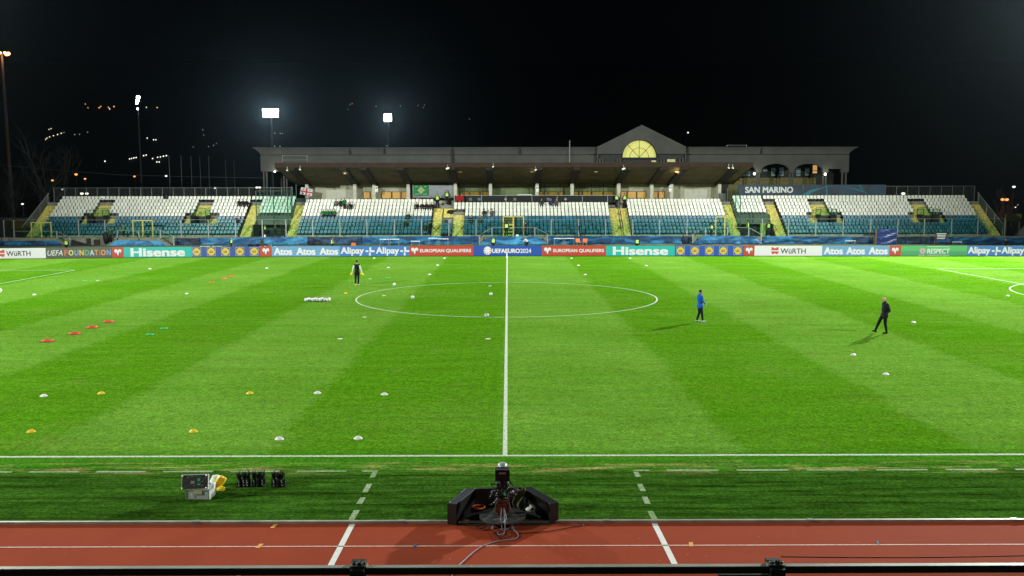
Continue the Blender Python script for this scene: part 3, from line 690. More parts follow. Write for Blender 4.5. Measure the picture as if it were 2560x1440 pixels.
def tarp(pts, Y, lab, m, seed=0, bulge=.12, fold=6.0, thick=.02):
    """pts: (px, v_top, v_bottom) from left to right: a hung sheet with folds"""
    rnd = random.Random(seed); cols = []
    xs = [(W(p, (t + bo) / 2, Y).x, W(p, t, Y).z, max(W(p, bo, Y).z, .01)) for p, t, bo in pts]
    n = max(12, int((xs[-1][0] - xs[0][0]) / .12)); nz = 8; ph = [rnd.uniform(0, 6.28) for _ in range(6)]
    vs = []; fs = []
    for i in range(n + 1):
        x = xs[0][0] + (xs[-1][0] - xs[0][0]) * i / n
        for (a, b_) in zip(xs[:-1], xs[1:]):
            if a[0] - 1e-6 <= x <= b_[0] + 1e-6: break
        t = (x - a[0]) / max(b_[0] - a[0], 1e-6); zt = a[1] + (b_[1] - a[1]) * t; zb = a[2] + (b_[2] - a[2]) * t
        zt -= .03 * abs(math.sin(x * 1.3 + ph[0]))
        for j in range(nz + 1):
            f = j / nz; z = zt + (zb - zt) * f
            d = bulge * f * .8 + .05 * (f + .2) * (math.sin(x * fold + ph[1] + 2.2 * f * math.sin(x * .5)) + .6 * math.sin(x * fold * 2.3 + ph[2] - 3 * f)) + .06 * math.sin(x * 1.1 + ph[3] + f * 4)
            vs.append((x, Y - abs(d), z))
    for i in range(n):
        for j in range(nz): q = i * (nz + 1) + j; fs.append((q, q + 1, q + nz + 2, q + nz + 1))
    b = MB(); b.add(vs, fs); o = b.build('tarpaulin', m, smooth=True); md = o.modifiers.new('thickness', 'SOLIDIFY'); md.thickness = thick; md.offset = -1
    tag(o, lab, 'tarpaulin', None); return o
YW = 56.3
tarp([(-60, 600, 618), (8, 600, 618)], YW, 'blue tarpaulin on the wall at the far left edge', TBL, 1)
tarp([(9, 603, 619), (55, 602, 619), (110, 601, 619), (145, 601, 618), (158, 613, 618)], 55.25, 'dark blue tarpaulin draped below the far left gate', TBL, 2)
tarp([(268, 617, 619), (290, 601, 619), (330, 600, 618), (400, 602, 618), (424, 616, 618)], 55.25, 'wrinkled bright blue tarpaulin heaped below the second yellow gate', TLT, 3, .35, 4)
tarp([(436, 595, 615), (456, 595, 614), (500, 595, 613)], YW, 'grey blue creased tarpaulin right of the heaped tarpaulin', TDK, 4, fold=9)
tarp([(501, 595, 614), (560, 594, 613), (640, 593, 613), (700, 592, 612), (770, 592, 612)], YW, 'bright blue creased tarpaulin below the left tunnel', TLT, 5, fold=5)
tarp([(771, 592, 612), (830, 592, 612), (905, 591, 611)], YW, 'navy creased tarpaulin behind the steward with a radio arm', TDK, 6, fold=7)
tarp([(906, 591, 611), (1000, 591, 611), (1100, 590, 610), (1197, 590, 610)], YW, 'smooth blue tarpaulin behind the four hurdles', TBL, 7, .08, 2)
tarp([(1199, 611, 612), (1224, 591, 612), (1300, 591, 612), (1345, 591, 611), (1369, 610, 611)], 55.25, 'light blue tarpaulin draped below the central gate', TLT, 8, .2, 2)
tarp([(1371, 590, 610), (1500, 590, 610), (1620, 589, 609), (1704, 590, 609)], YW, 'long smooth blue tarpaulin behind the orange chairs', TBL, 9, .08, 1.5)
tarp([(1705, 590, 610), (1732, 590, 610)], YW, 'narrow black blue tarpaulin left of the right landing', TDK, 10)
tarp([(1733, 609, 610), (1760, 589, 609), (1830, 589, 609), (1885, 591, 609), (1908, 608, 609)], 55.25, 'light blue tarpaulin draped below the gate by the right tunnel', TLT, 11, .25, 3)
tarp([(1906, 590, 610), (1990, 590, 609), (2080, 590, 609), (2180, 592, 609)], YW, 'blue tarpaulin left of the wrapped blue panel', TBL, 12, .08, 2.5)
tarp([(2243, 592, 610), (2262, 591, 610)], YW, 'short navy tarpaulin right of the wrapped blue panel', TDK, 13)
tarp([(2263, 591, 609), (2300, 591, 610), (2335, 591, 610)], YW, 'navy pleated tarpaulin left of the hurdle stack', TDK, 14, fold=8)
tarp([(2338, 592, 611), (2420, 592, 611), (2500, 593, 612), (2620, 594, 613)], YW, 'blue tarpaulin at the far right edge', TBL, 15, .06, 2)
# wrapped panel
p = W(2190, 609, 54.9); q = W(2241, 572, 54.9)
wp = empty('wrapped_panel', ((p.x + q.x) / 2, 54.9, 0), 0, 'tall square panel wrapped in shiny royal blue plastic', 'wrapped panel'); hw = (q.x - p.x) / 2
b = MB(); n = 20; vs = []; fs = []
for i in range(n + 1):
    for j in range(n + 1):
        u = i / n; v = j / n; z = .02 + v * (q.z - .02)
        vs.append((-hw + 2 * hw * u, -.18 - .03 * math.sin(v * 15 + 2.4 * math.sin(u * 3.1 + 1)) - .02 * math.sin(v * 37 + u * 9 + 2 * math.sin(u * 6)), z))
for i in range(n):
    for j in range(n): k = i * (n + 1) + j; fs.append((k, k + n + 1, k + n + 2, k + 1))
b.add(vs, fs); b.build('wrapping', mat('royal_blue_film', (.008, .035, .20), .18, spec=.9, var=.1), wp, smooth=True)
b = MB(); b.box(-hw, hw, -.12, .1, .0, q.z - .02); b.build('board', mat('royal_blue_core', (.01, .03, .14), .6), wp)
b = MB(); b.box(-hw - .12, -hw - .02, -.15, .05, 0, q.z + .02); b.build('batten', mat('raw_wood', (.25, .17, .07), .8), wp)
# hurdles
def hurdle(a, c, vt, Y, lab, legm=None):
    xa, xc = W(a, vt, Y).x, W(c, vt, Y).x; h = max(W(a, vt, Y).z, .35); wd = xc - xa
    g = empty('hurdle', ((xa + xc) / 2, Y, -.008), 0, lab, 'hurdle', 'hurdles by the far track'); legm = legm or M['steel']
    for k, (s0, s1) in enumerate(((-.5, -.28), (-.25, .25), (.28, .5))):
        b = MB(); b.box(s0 * wd, s1 * wd, -.02, .02, h - .09, h); b.build('crossbar', M['white2'], g)
    b = MB(); b.box(-wd / 2, wd / 2, .021, .035, h - .07, h - .02); b.build('backing', M['black'], g)
    for s in (-1, 1):
        b = MB(); b.tube([(s * (wd / 2 - .06), .03, h - .05), (s * (wd / 2 - .06), .03, .03), (s * (wd / 2 - .06), -.6, .03)], .03); b.build('leg', legm, g)
for a, c, v, lab in ((949, 972, 597, 'white barred hurdle, left one of the touching pair by the wall'), (974, 998, 597, 'white barred hurdle, right one of the touching pair by the wall'), (1028, 1050, 602, 'low white barred hurdle alone between the pairs'), (1071, 1094, 594.5, 'white barred hurdle left of the fully framed one'), (1096, 1121, 596, 'white barred hurdle with a frame, rightmost left of the central gate'), (1385, 1409, 595, 'white barred hurdle just right of the central gate'), (1411, 1436, 595, 'white barred hurdle next to the orange chairs'), (2381, 2405, 604, 'low hurdle right of the red hurdle stack'), (2113, 2139, 601, 'low white hurdle left of the wrapped blue panel')):
    hurdle(a, c, v, 55.35, lab)
g = empty('hurdle_stack', (W(2353, 600, 55.0).x, 55.0, -.008), 0, 'stack of hurdles with dark red legs and white bars', 'hurdle stack')
for k in range(4):
    b = MB(); b.box(-.6, .6, -.03 + k * .08, .01 + k * .08, 1.28 - k * .2, 1.38 - k * .2); b.build('crossbar', M['white2'], g)
for s in (-1, 1):
    for k in range(2): b = MB(); b.tube([(s * .6, k * .15, 1.3), (s * .6, k * .15, .03), (s * (.6 + .08 * k), -.6, .03)], .04); b.build('leg', mat('dark_red_steel', (.12, .01, .02), .5), g)
# orange shell chairs, bins and bits by the wall
for px, lab in ((1446, 'orange plastic shell chair, left of the two by the wall'), (1462, 'orange plastic shell chair, right of the two by the wall')):
    x = W(px, 608, 54.9).x; c = empty('shell_chair', (x, 54.9, -.008), R(20 if px == 1446 else -15), lab, 'chair', 'orange chairs by the wall')
    b = MB(); b.prism([(.2, .38), (.26, .8), (.22, .8), (.15, .42), (-.2, .40), (-.24, .34), (-.2, .34)], 'x', -.26, .26); b.build('shell', M['orange'], c)
    for sx in (-1, 1):
        for sy in (-1, 1): b = MB(); b.tube([(sx * .18, sy * .14, .36), (sx * .22, sy * .2, 0)], .015); b.build('leg', M['steel'], c)
b = MB(); x = W(655, 612, 53.5).x; b.lathe([(.26, 0), (.2, .75), (.17, .8), (0.05, .82)], (0, 0, 0), 10); tag(b.build('bollard_bin', mat('olive_bin', (.03, .035, .025), .7), loc=(x, 53.5, -.008)), 'dark tapering bin standing before the bright blue tarpaulin', 'bin')
b = MB(); x = W(677, 612, 54.6).x; b.box(-.22, .22, -.2, .2, 0, .35); b.box(-.24, .24, -.22, .22, .35, .4); tag(b.build('storage_box', M['teal'], loc=(x, 54.6, -.008)), 'small blue box beside the dark bin', 'box')
b = MB(); x = W(635, 613, 53.6).x
for k in range(26): b.ball((random.uniform(-.7, .7), random.uniform(-.3, .3), random.uniform(.03, .2)), .14, 0, 7, 5, (1.6, 1, .8))
tag(b.build('net_heap', M['black'], loc=(x, 53.6, -.008)), 'low black heap of netting on the grass by the bin', 'netting')
b = MB(); x = W(884, 610, 54.8).x; b.prism([(-.3, 0), (.3, 0), (.18, .32), (-.22, .36)], 'y', -.15, .15); tag(b.build('orange_bag', M['orange'], loc=(x, 54.8, -.008)), 'small orange bag on the ground by the navy tarpaulin', 'bag')
for (px, lab) in ((543, 'yellow bar lying on the grass left of the steward by the tarpaulin'), (513, 'thin yellow bar lying furthest left on the grass')):
    x = W(px, 613, 52.5).x; b = MB(); b.box(-.6, .6, -.06, .06, 0, .1); tag(b.build('yellow_bar', M['stair'], loc=(x, 52.5, -.006)), lab, 'bar')
# bare concrete wall gap with a board leaning
x = W(220, 605, 56.2).x
for (dx, wd, h) in ((-.2, .5, .85), (.7, .7, .7)):
    b = MB(); b.box(dx, dx + wd, -.06, 0, 0, h); tag(b.build('leaning_board', mat('dark_board', (.035, .03, .02), .8), loc=(x, 56.28, 0)), ('narrow' if wd < .6 else 'wide') + ' dark board leaning on the bare concrete wall', 'board')
b = MB(); b.prism([(0, 0), (3.0, 0), (2.4, .12), (.9, .5), (.1, .75)], 'y', -.25, .1); tag(b.build('black_sheet', M['blackm'], loc=(W(178, 610, 55).x, 55.1, -.008)), 'black sheet slumped beside the leftmost steward', 'sheet')
b = MB(); b.ball((0, 0, .95), .42, 0, 12, 10, (.8, .8, 1.9)); b.box(-.05, .05, -.05, .05, 0, .3); tag(b.build('kit_bag', M['black'], loc=(W(265, 600, 55.6).x, 55.6, -.008)), 'upright black oval bag beside the standing guard', 'bag')
b = MB(); b.ball((0, 0, .16), .2, 0, 10, 8); tag(b.build('white_helmet', M['white2'], loc=(W(1293, 592, 55.9).x, 55.7, .94)), 'round white object on the landing below the central gate', 'helmet')
b = MB(); b.lathe([(.12, 0), (.12, .25), (.06, .33), (.02, .34)], (0, 0, 0), 8); tag(b.build('white_bottle', M['white2'], loc=(W(662, 590, 56.4).x, 56.45, .93)), 'white canister on the walkway before the left tunnel', 'canister')

# ------------------------------------------------------------------ advertising boards
BV = [(-60, 648), (0, 647.3), (300, 644.3), (640, 641.8), (1200, 639.9), (2560, 640.4), (2640, 640.6)]
def bpt(px):
    for (a, va), (c, vc) in zip(BV[:-1], BV[1:]):
        if a <= px <= c: return G(px, va + (vc - va) * (px - a) / (c - a))
BH = 1.03
WHITE = led('white', (238, 240, 236), .5)
class Board:
    def __init__(s, p0, p1, col, label, cname=None, h=BH):
        A, B = bpt(p0), bpt(p1); s.p0, s.p1 = p0, p1; s.A = A; s.len = (B - A).xy.length; s.ang = math.atan2(B.y - A.y, B.x - A.x)
        s.o = empty('advertising_board', (A.x, A.y, 0), s.ang, label, 'advertising board', 'advertising boards along the far touchline')
        b = MB(); b.box(.004, s.len - .004, 0, .12, .03, BH); b.build('panel', col, s.o)
        b = MB(); b.box(.004, s.len - .004, .004, .14, 0, .029); b.build('base', M['black'], s.o)
    def u(s, px): return (px - s.p0) / (s.p1 - s.p0) * s.len
    def text(s, word, a, c, z0, z1, m, bold=.03, dy=-.012, name='lettering', slant=0):
        vs, fs = text_geo(word, 0.0); w_ = bold * (z1 - z0) * BH * 1.3; ua, uc = s.u(a) + w_, s.u(c) - w_; z0 = z0 * BH + w_ * .5; z1 = z1 * BH - w_ * .5
        b = MB()
        for q, (ox, oz) in enumerate(((0, 0), (-1, .5), (1, .5), (-1, -.5), (1, -.5), (-.5, 0), (.5, 0)) if bold > .012 else ((0, 0),)):
            b.add([(ua + (uc - ua) * v[0] + slant * (z1 - z0) * v[1] + ox * w_, dy - .0008 * q, z0 + (z1 - z0) * v[1] + oz * w_) for v in vs], fs)
        return b.build(name, m, s.o)
    def poly(s, pts, m, dy=-.006, name='emblem', b=None):
        b2 = b or MB(); n = len(pts); b2.add([(x, dy, z) for x, z in pts], [tuple(range(n))])
        if b is None: return b2.build(name, m, s.o)
    def disc(s, px, z, r, m, dy=-.006, name='emblem', n=24, sx=1): u = s.u(px); return s.poly([(u + r * sx * math.cos(2 * PI * k / n), z + r * math.sin(2 * PI * k / n)) for k in range(n)], m, dy, name)
    def rect(s, px, z, hw, hh, m, dy=-.006, name='emblem'): u = s.u(px); return s.poly([(u - hw, z - hh), (u + hw, z - hh), (u + hw, z + hh), (u - hw, z + hh)], m, dy, name)
DK = led('dark_green_grey', (52, 62, 50), .3); GR = led('slate', (96, 100, 88)); RD = led('orange_red', (212, 78, 56)); TQ = led('turquoise', (40, 205, 190)); BL = led('mid_blue', (62, 96, 170)); RB = led('royal_blue', (40, 92, 190))
LB = led('light_blue', (120, 180, 226)); AB = led('azure', (72, 140, 212)); GN = led('green', (92, 200, 120)); GN2 = led('green_dark', (84, 176, 116)); YL = led('disc_yellow', (246, 220, 60)); NB = led('navy_letter', (30, 50, 120)); SW = led('swoosh_grey', (110, 118, 112)); RL = led('logo_red', (226, 92, 72))
def heart(bd, px, k=1.0):
    u = bd.u(px); r = .36 * k; zc = .54
    pts = []
    for i in range(28):
        t = 2 * PI * i / 28; x = 16 * math.sin(t) ** 3; y = 13 * math.cos(t) - 5 * math.cos(2 * t) - 2 * math.cos(3 * t) - math.cos(4 * t)
        pts.append((u + x / 17 * r * 1.02, zc + (y + 2) / 17 * r * 1.05))
    bd.poly(pts, WHITE, -.006)
    # grey swoosh marks inside the heart
    bd.poly([(u + .02 * k, zc - .30 * k), (u + .10 * k, zc - .02 * k), (u + .26 * k, zc + .10 * k), (u + .22 * k, zc - .08 * k)], SW, -.010)
    bd.poly([(u - .22 * k, zc + .02 * k), (u - .12 * k, zc - .02 * k), (u - .06 * k, zc - .26 * k), (u - .14 * k, zc - .2 * k)], SW, -.010)
    bd.poly([(u - .06 * k, zc + .26 * k), (u, zc + .18 * k), (u + .08 * k, zc + .27 * k), (u, zc + .22 * k)], SW, -.010)
def shield(bd, px):
    u = bd.u(px); h = .30
    for (z0, z1) in ((.58, .88), (.20, .48)):
        bd.poly([(u - .36, z0), (u - .12, z0), (u + .12, z0), (u + .36, z0), (u + .36, z1), (u + .16, z1), (u + .10, z1 - .08), (u - .10, z1 - .08), (u - .16, z1), (u - .36, z1)] if z0 > .5 else [(u - .20, z0 - .04), (u - .08, z0 + .06), (u + .08, z0 + .06), (u + .20, z0 - .04), (u + .36, z0 + .14), (u + .36, z1), (u - .36, z1), (u - .36, z0 + .14)], RL, -.006)
# 1 white board at far left
b1 = Board(-60, 115, WHITE, 'white advertising board with dark lettering at the far left end'); shield(b1, 2); b1.text('WüRTH', 16, 77, .26, .74, DK, .015)
b2 = Board(115, 281, GR, 'dark grey advertising board with many coloured letters')
b2.text('UEFA', 118, 157, .26, .78, WHITE, .01, slant=.22)
colr = [(240, 120, 84), (240, 232, 120), (150, 175, 220), (246, 206, 70), (110, 190, 140), (200, 226, 240), (244, 160, 84), (226, 100, 110), (246, 170, 80), (140, 170, 230)]
seg = [(161, 170), (172, 184), (186.5, 197), (199, 210), (212.5, 223.5), (225, 236), (236.5, 246), (248.5, 251.5), (253, 265), (267, 278)]
for ch, c_, (a, c) in zip('FOUNDATiON', colr, seg): b2.text(ch, a, c, .26, .78, led('letter_%d_%d' % (c_[0], c_[2]), c_), .03)
def heart_board(a, c, lab): bd = Board(a, c, RD, lab); heart(bd, (a + c) / 2); return bd
heart_board(281, 310, 'short orange red board with a white heart, leftmost')
def tq(a, c, t0, t1, lab): bd = Board(a, c, TQ, lab); bd.text('Hisense', t0, t1, .10, .92, WHITE, .055); return bd
tq(310, 480, 327, 463, 'turquoise advertising board left of five yellow discs')
def discs(a, c, xs_, lab, col):
    bd = Board(a, c, col, lab)
    for x in xs_:
        bd.rect(x, .535, .42, .42, led('pale_frame', (200, 208, 216)), -.004, 'frame'); bd.rect(x, .535, .385, .385, col, -.007, 'field')
        bd.disc(x, .535, .38, led('ring_red', (214, 120, 50)), -.010); bd.disc(x, .535, .35, YL, -.013, 'disc')
        w_ = 4.6; bd.text('LiDL', x - w_ * 1.15, x + w_ * 1.15, .40, .63, NB, .02, -.017)
    return bd
discs(480, 650, (492, 528.5, 564, 600, 636), 'blue board with five yellow discs, in front of the far left wing', BL)
heart_board(650, 680, 'short orange red board with a white heart, right of the first row of discs')
def three(a, c, segs, lab):
    bd = Board(a, c, LB, lab)
    for (p, q_) in segs: bd.text('Atos', p, q_, .16, .86, WHITE, .05)
    return bd
three(680, 850, ((685, 731), (741, 789), (799, 846)), 'light blue board with a white word three times, left of centre')
def plus(bd, px, k=1.0):
    u = bd.u(px); w_ = .09; c = .52
    for (x0, x1, z0, z1) in ((-.44, -.16, -w_, w_), (-.05, .13, -.08, .40), (.13, .46, -w_, w_), (-.10, .08, -.44, -.14)):
        bd.poly([(u + x0 * k, c + z0), (u + x1 * k, c + z0), (u + x1 * k, c + z1), (u + x0 * k, c + z1)], WHITE, -.012)
b7 = Board(850, 1023, AB, 'azure board with a white word twice, left of the orange red lettered board')
b7.text('Alipay', 852, 910, .06, .90, WHITE, .03); plus(b7, 925); b7.text('Alipay', 940, 998, .06, .90, WHITE, .03); plus(b7, 1012)
def eq(a, c, hx, t0, t1, lab): bd = Board(a, c, RD, lab); heart(bd, hx, 1.05); bd.text('EUROPEAN QUALIFIERS', t0, t1, .32, .70, WHITE, .03); return bd
eq(1023, 1183, 1037, 1050, 1178, 'orange red board with white heart and white words, left of the royal blue one')
b9 = Board(1183, 1355, RB, 'royal blue board with a round white emblem behind the halfway line')
u9 = 1219; b9.disc(u9, .54, .42, WHITE, -.006, sx=.95)
for k in range(10):
    a_ = PI * (.1 + k * .2); ux = b9.u(u9); c_ = [(220, 120, 60), (40, 60, 60), (90, 90, 90), (230, 180, 60), (200, 80, 60)][k % 5]
    ca, sa = math.cos(a_), math.sin(a_)
    if sa > .75: continue
    r0, r1, dw = .24, .37, .045
    b9.poly([(ux + ca * r0 - sa * dw * .6, .54 + sa * r0 + ca * dw * .6), (ux + ca * r0 + sa * dw * .6, .54 + sa * r0 - ca * dw * .6), (ux + ca * r1 + sa * dw, .54 + sa * r1 - ca * dw), (ux + ca * r1 - sa * dw, .54 + sa * r1 + ca * dw)], led('ray_%d' % c_[0], c_), -.010)
b9.text('UEFAEURO', 1230, 1300, .29, .72, WHITE, .045); b9.text('2024', 1300.5, 1328, .29, .72, WHITE, .02)
eq(1355, 1515, 1369, 1383, 1510, 'orange red board with white heart and white words, right of the royal blue one')
tq(1515, 1687, 1532, 1670, 'turquoise advertising board right of the orange red lettered board')
discs(1687, 1859, (1701, 1737, 1773, 1808, 1844), 'blue board with five yellow discs, right of the turquoise board by the halfway line', RB)
heart_board(1859, 1886, 'short orange red board with a white heart, left of the white board')
b12 = Board(1886, 2055, WHITE, 'white advertising board with a red shield and dark lettering, right of centre'); shield(b12, 1937); b12.text('WüRTH', 1951, 2014, .24, .74, DK, .015)
three(2055, 2223, ((2059, 2107), (2115, 2162), (2171, 2219)), 'light blue board with a white word three times, below the right wing')
heart_board(2223, 2252, 'short orange red board with a white heart, left of the green board')
b15 = Board(2252, 2417, GN, 'green advertising board with the white word RESPECT')
b15.poly([(0.01, .04), (b15.len - .01, .04), (b15.len - .01, .46), (.01, .52)], GN2, -.004, 'lower_field')
b15.disc(2306, .52, .30, led('ring_pink', (240, 170, 150))); b15.disc(2306, .52, .22, led('pale_lilac', (214, 200, 226)), -.010); b15.rect(2306, .52, .07, .14, led('lilac', (160, 160, 214)), -.013)
b15.text('RESPECT', 2317, 2373, .25, .72, WHITE, .02, slant=.1); b15.rect(2345, .10, 1.1, .02, WHITE); b15.rect(2304, .10, .35, .02, WHITE); b15.rect(2345, .95, 1.1, .02, WHITE)
b16 = Board(2417, 2590, AB, 'azure board with a white word twice, at the far right end')
b16.text('Alipay', 2419, 2475, .06, .90, WHITE, .03); plus(b16, 2490); b16.text('Alipay', 2503, 2560, .06, .90, WHITE, .03); plus(b16, 2576)
fl = empty('flag_pole', (G(1267, 652).x, 33.9, 0), 0, 'tiny white post with a red tip at the far end of the halfway line', 'marker post')
b = MB(); b.lathe([(.09, 0), (.05, .12), (.03, .5)], seg=8); b.build('post', M['white2'], fl); b = MB(); b.lathe([(.035, .5), (.035, .62), (0.01, .64)], seg=8); b.build('tip', mat('pale_red', (.8, .3, .2), .6), fl)

# ------------------------------------------------------------------ banners and flags
def banner_text(word, x0, x1, z0, z1, y, m, parent, bold=.03):
    vs, fs = text_geo(word, 0.0); b = MB(); w_ = bold * (z1 - z0)
    for q, (ox, oz) in enumerate(((0, 0), (-1, .5), (1, .5), (-1, -.5), (1, -.5))): b.add([(x0 + w_ + (x1 - x0 - 2 * w_) * v[0] + ox * w_, y - .0008 * q, z0 + (z1 - z0) * v[1] + oz * w_) for v in vs], fs)
    return b.build('lettering', m, parent)
YBn = YT - .1; A = W(1846, 462, YBn); B = W(2213, 488.5, YBn)
bn = empty('banner', ((A.x + B.x) / 2, YBn, B.z), 0, 'dark blue banner reading SAN MARINO behind the top row of seats', 'banner'); hw = (B.x - A.x) / 2; bh = A.z - B.z
def ban_mat():
    m = bpy.data.materials.new('banner_print'); m.use_nodes = True; N, L = nodes(m); b = N['Principled BSDF']
    tc = N.new('ShaderNodeTexCoord').outputs['Object']
    n = N.new('ShaderNodeTexNoise'); n.inputs['Scale'].default_value = .35; n.inputs['Detail'].default_value = 1; n.inputs['Distortion'].default_value = .6; L.new(tc, n.inputs['Vector'])
    L.new(mixc(N, L, ramp(N, L, n.outputs[0], .4, .7), (.006, .015, .034), (.006, .036, .07)), b.inputs['Base Color']); b.inputs['Roughness'].default_value = .6; return m
b = MB(); b.box(-hw, hw, 0, .04, 0, bh); b.build('sheet', ban_mat(), bn)
banner_text('SAN MARINO', W(1863, 470, YBn).x - bn.location.x, W(1983, 470, YBn).x - bn.location.x, bh * .26, bh * .80, -.01, mat('banner_white', (.55, .58, .58), .6), bn, .055)
b = MB()
for (pts) in ([(2005, 487), (2025, 475), (2060, 468), (2085, 463), (2050, 472), (2030, 482), (2022, 488)], [(2105, 467), (2140, 472), (2165, 481), (2172, 488), (2160, 481), (2138, 474)], [(2146, 463), (2150, 463), (2158, 475), (2168, 484), (2155, 474)], [(2064, 463), (2067, 463), (2069, 488), (2066, 488)], [(2008, 463), (2010, 463), (2007, 478), (2005, 488)]):
    q_ = [W(x, y, YBn) for x, y in pts]; b.add([(v.x - bn.location.x, -.008, v.z - bn.location.z) for v in q_], [tuple(range(len(q_)))])
b.build('swirl', mat('banner_aqua', (.015, .14, .19), .6), bn)
# green supporters flag and grey wall cloth
Yf = 64.45
A = W(1032, 462, Yf); B = W(1142, 495, Yf); b = MB(); n = 16; vs = []; fs = []
def cloth(a, c, vt, vb, Y, name, m, lab, cat, wav=.04):
    A = W(a, vt, Y); B = W(c, vb, Y); b = MB(); n = 16; mrow = 8; vs = []; fs = []
    for i in range(n + 1):
        for j in range(mrow + 1): u = i / n; v = j / mrow; vs.append((A.x + (B.x - A.x) * u, Y + wav * math.sin(u * 17 + v * 3), B.z + (A.z - B.z) * v - .04 * math.sin(u * PI) * (1 if vt > 0 else 0)))
    for i in range(n):
        for j in range(mrow): k = i * (mrow + 1) + j; fs.append((k, k + mrow + 1, k + mrow + 2, k + 1))
    b.add(vs, fs); o = b.build(name, m, smooth=True); o.modifiers.new('thickness', 'SOLIDIFY').thickness = .01
    if lab: tag(o, lab, cat)
    return o
cloth(1031, 1139, 462.5, 494, 64.5, 'wall_cloth', mat('grey_cloth', (.22, .24, .26), .8), 'pale grey cloth hung on the wall behind two stewards', 'wall cloth')
A = W(1034, 463, 64.38); B = W(1071, 489, 64.38)
fg = empty('supporters_flag', ((A.x + B.x) / 2, 64.38, (A.z + B.z) / 2), 0, 'green flag with a pale round cross emblem on the upper wall', 'flag'); hw = (B.x - A.x) / 2; hh = (A.z - B.z) / 2
b = MB(); b.box(-hw, hw, 0, .02, -hh, hh); b.build('cloth', mat('flag_green', (.01, .17, .05), .8), fg)
b = MB()
for (r, m_) in ((.36, 0), (.30, 1), (.24, 0)): b.add([(r * math.cos(2 * PI * k / 20), -.004 - .002 * (r < .35) - .002 * (r < .3), r * math.sin(2 * PI * k / 20) + .02) for k in range(20)], [tuple(range(20))], m_)
for (x0, x1, z0, z1) in ((-.5, .5, -.03, .07), (-.06, .06, -.48, .5)): b.add([(x0, -.011, z0), (x1, -.011, z0), (x1, -.011, z1), (x0, -.011, z1)], [(0, 1, 2, 3)], 0)
b.ball((0, -.02, .02), .08, 2, 8, 6, (1, .2, 1.6)); b.build('emblem', [mat('flag_gold', (.40, .42, .20), .8), mat('flag_green2', (.03, .20, .07), .8), mat('flag_navy', (.03, .05, .12), .8)], fg)
b = MB()
for (x, z, w_) in ((-.6, .5, .28), (.55, .5, .28), (-.5, -.48, .6), (.5, -.48, .5)): b.box(x - w_ / 2, x + w_ / 2, -.008, -.003, z - .03, z + .03)
b.build('lettering', mat('flag_pale', (.4, .5, .35), .8), fg)
A = W(749, 465, 63.9)
f2 = empty('cross_flag', (W(766, 482, 63.9).x, 63.9, W(766, 480, 63.9).z), R(0), 'white flag with a red cross hanging beside the leftmost column', 'flag'); f2.rotation_euler = (0, R(10), 0)
b = MB(); b.box(-.78, .78, 0, .02, -.42, .5); b.build('cloth', mat('flag_white', (.5, .5, .5), .8), f2)
b = MB(); b.box(-.10, .10, -.012, -.002, -.42, .5); b.box(-.78, -.10, -.012, -.002, -.06, .1); b.box(.10, .78, -.012, -.002, -.06, .1)
b.build('cross', mat('flag_red', (.42, .02, .03), .8), f2)
b = MB(); b.ball((-.45, -.01, .3), .12, 0, 8, 6, (1.2, .15, .7)); b.ball((.42, -.01, .3), .1, 0, 8, 6, (.8, .15, 1)); b.ball((-.42, -.01, -.26), .11, 1, 8, 6, (1, .15, 1)); b.ball((.42, -.01, -.28), .11, 2, 8, 6, (1, .15, 1))
b.build('emblem', [mat('flag_slate', (.12, .2, .2), .8), M['black'], MATS['flag_red']], f2)
b = MB(); A = W(743, 462, 64.0); b.box(A.x - .1, A.x + 1.9, 64.1, 64.9, ZF - .2, ZF + .9); tag(b.build('dark_cabinet', M['darkconc']), 'dark cabinet under the flag with the red cross', 'cabinet')
b = MB(); x = W(1806, 480, 64.3).x; b.box(x - .4, x + .4, 64.2, 64.9, ZF, ZF + 1.5); b.box(x + .6, x + .7, 64.2, 64.5, ZF, ZF + 2.2); tag(b.build('grey_cabinet', mat('cabinet_grey', (.09, .10, .09), .6)), 'grey cabinet at the right end below the canopy', 'cabinet')

# ------------------------------------------------------------------ arcaded building behind
YH = 78.0; HZ = lambda v: W(1280, v, YH).z; HX = lambda px: W(px, 430, YH).x
hall = empty('arcaded_hall', (0, YH, 0), 0, 'long grey hall with arches, a central gable and a lit half round window', 'building')
def hp(b, name, m, parent=None, **k):
    o = b.build(name, m, parent or hall, **k)
    if parent is None: o.location = (0, -YH, 0)
    return o
xl, xr = HX(652), HX(2122); xlt, xrt = HX(632), HX(2148)
zt, zg, zw = HZ(368), HZ(388), HZ(428)
# cornice flaring outwards at the ends (curved)
def cornice(x0, x1, fl, fr):
    b = MB(); n = 6; secs = []
    for j in range(n + 1):
        f = j / n; out = 1.2 * f ** 1.8; z = zg + .12 + (zt - zg - .12) * f
        secs.append((z, x0 - (out if fl else 0), x1 + (out if fr else 0), YH - .5 * f ** 1.8))
    vs = []
    for (z, a, c, y) in secs: vs += [(a, y, z), (c, y, z), (c, YH + 9 + (out if 0 else 0), z), (a, YH + 9, z)]
    fs = []
    for j in range(n):
        k = 4 * j
        for q_ in range(4): fs.append((k + q_, k + (q_ + 1) % 4, k + 4 + (q_ + 1) % 4, k + 4 + q_))
    fs.append((4 * n, 4 * n + 1, 4 * n + 2, 4 * n + 3)); b.add(vs, fs); return b
gx0, gx1 = HX(1493), HX(1716)
hp(cornice(xl, gx0 - .05, True, False), 'cornice', M['grey'], smooth=False); hp(cornice(gx1 + .05, xr, False, True), 'cornice', M['grey'])
b = MB(); b.box(xl + .1, HX(1474), YH - .01, YH + .3, zg, zg + .115); b.box(HX(1730), xr - .1, YH - .01, YH + .3, zg, zg + .115); hp(b, 'groove', M['greyd'])
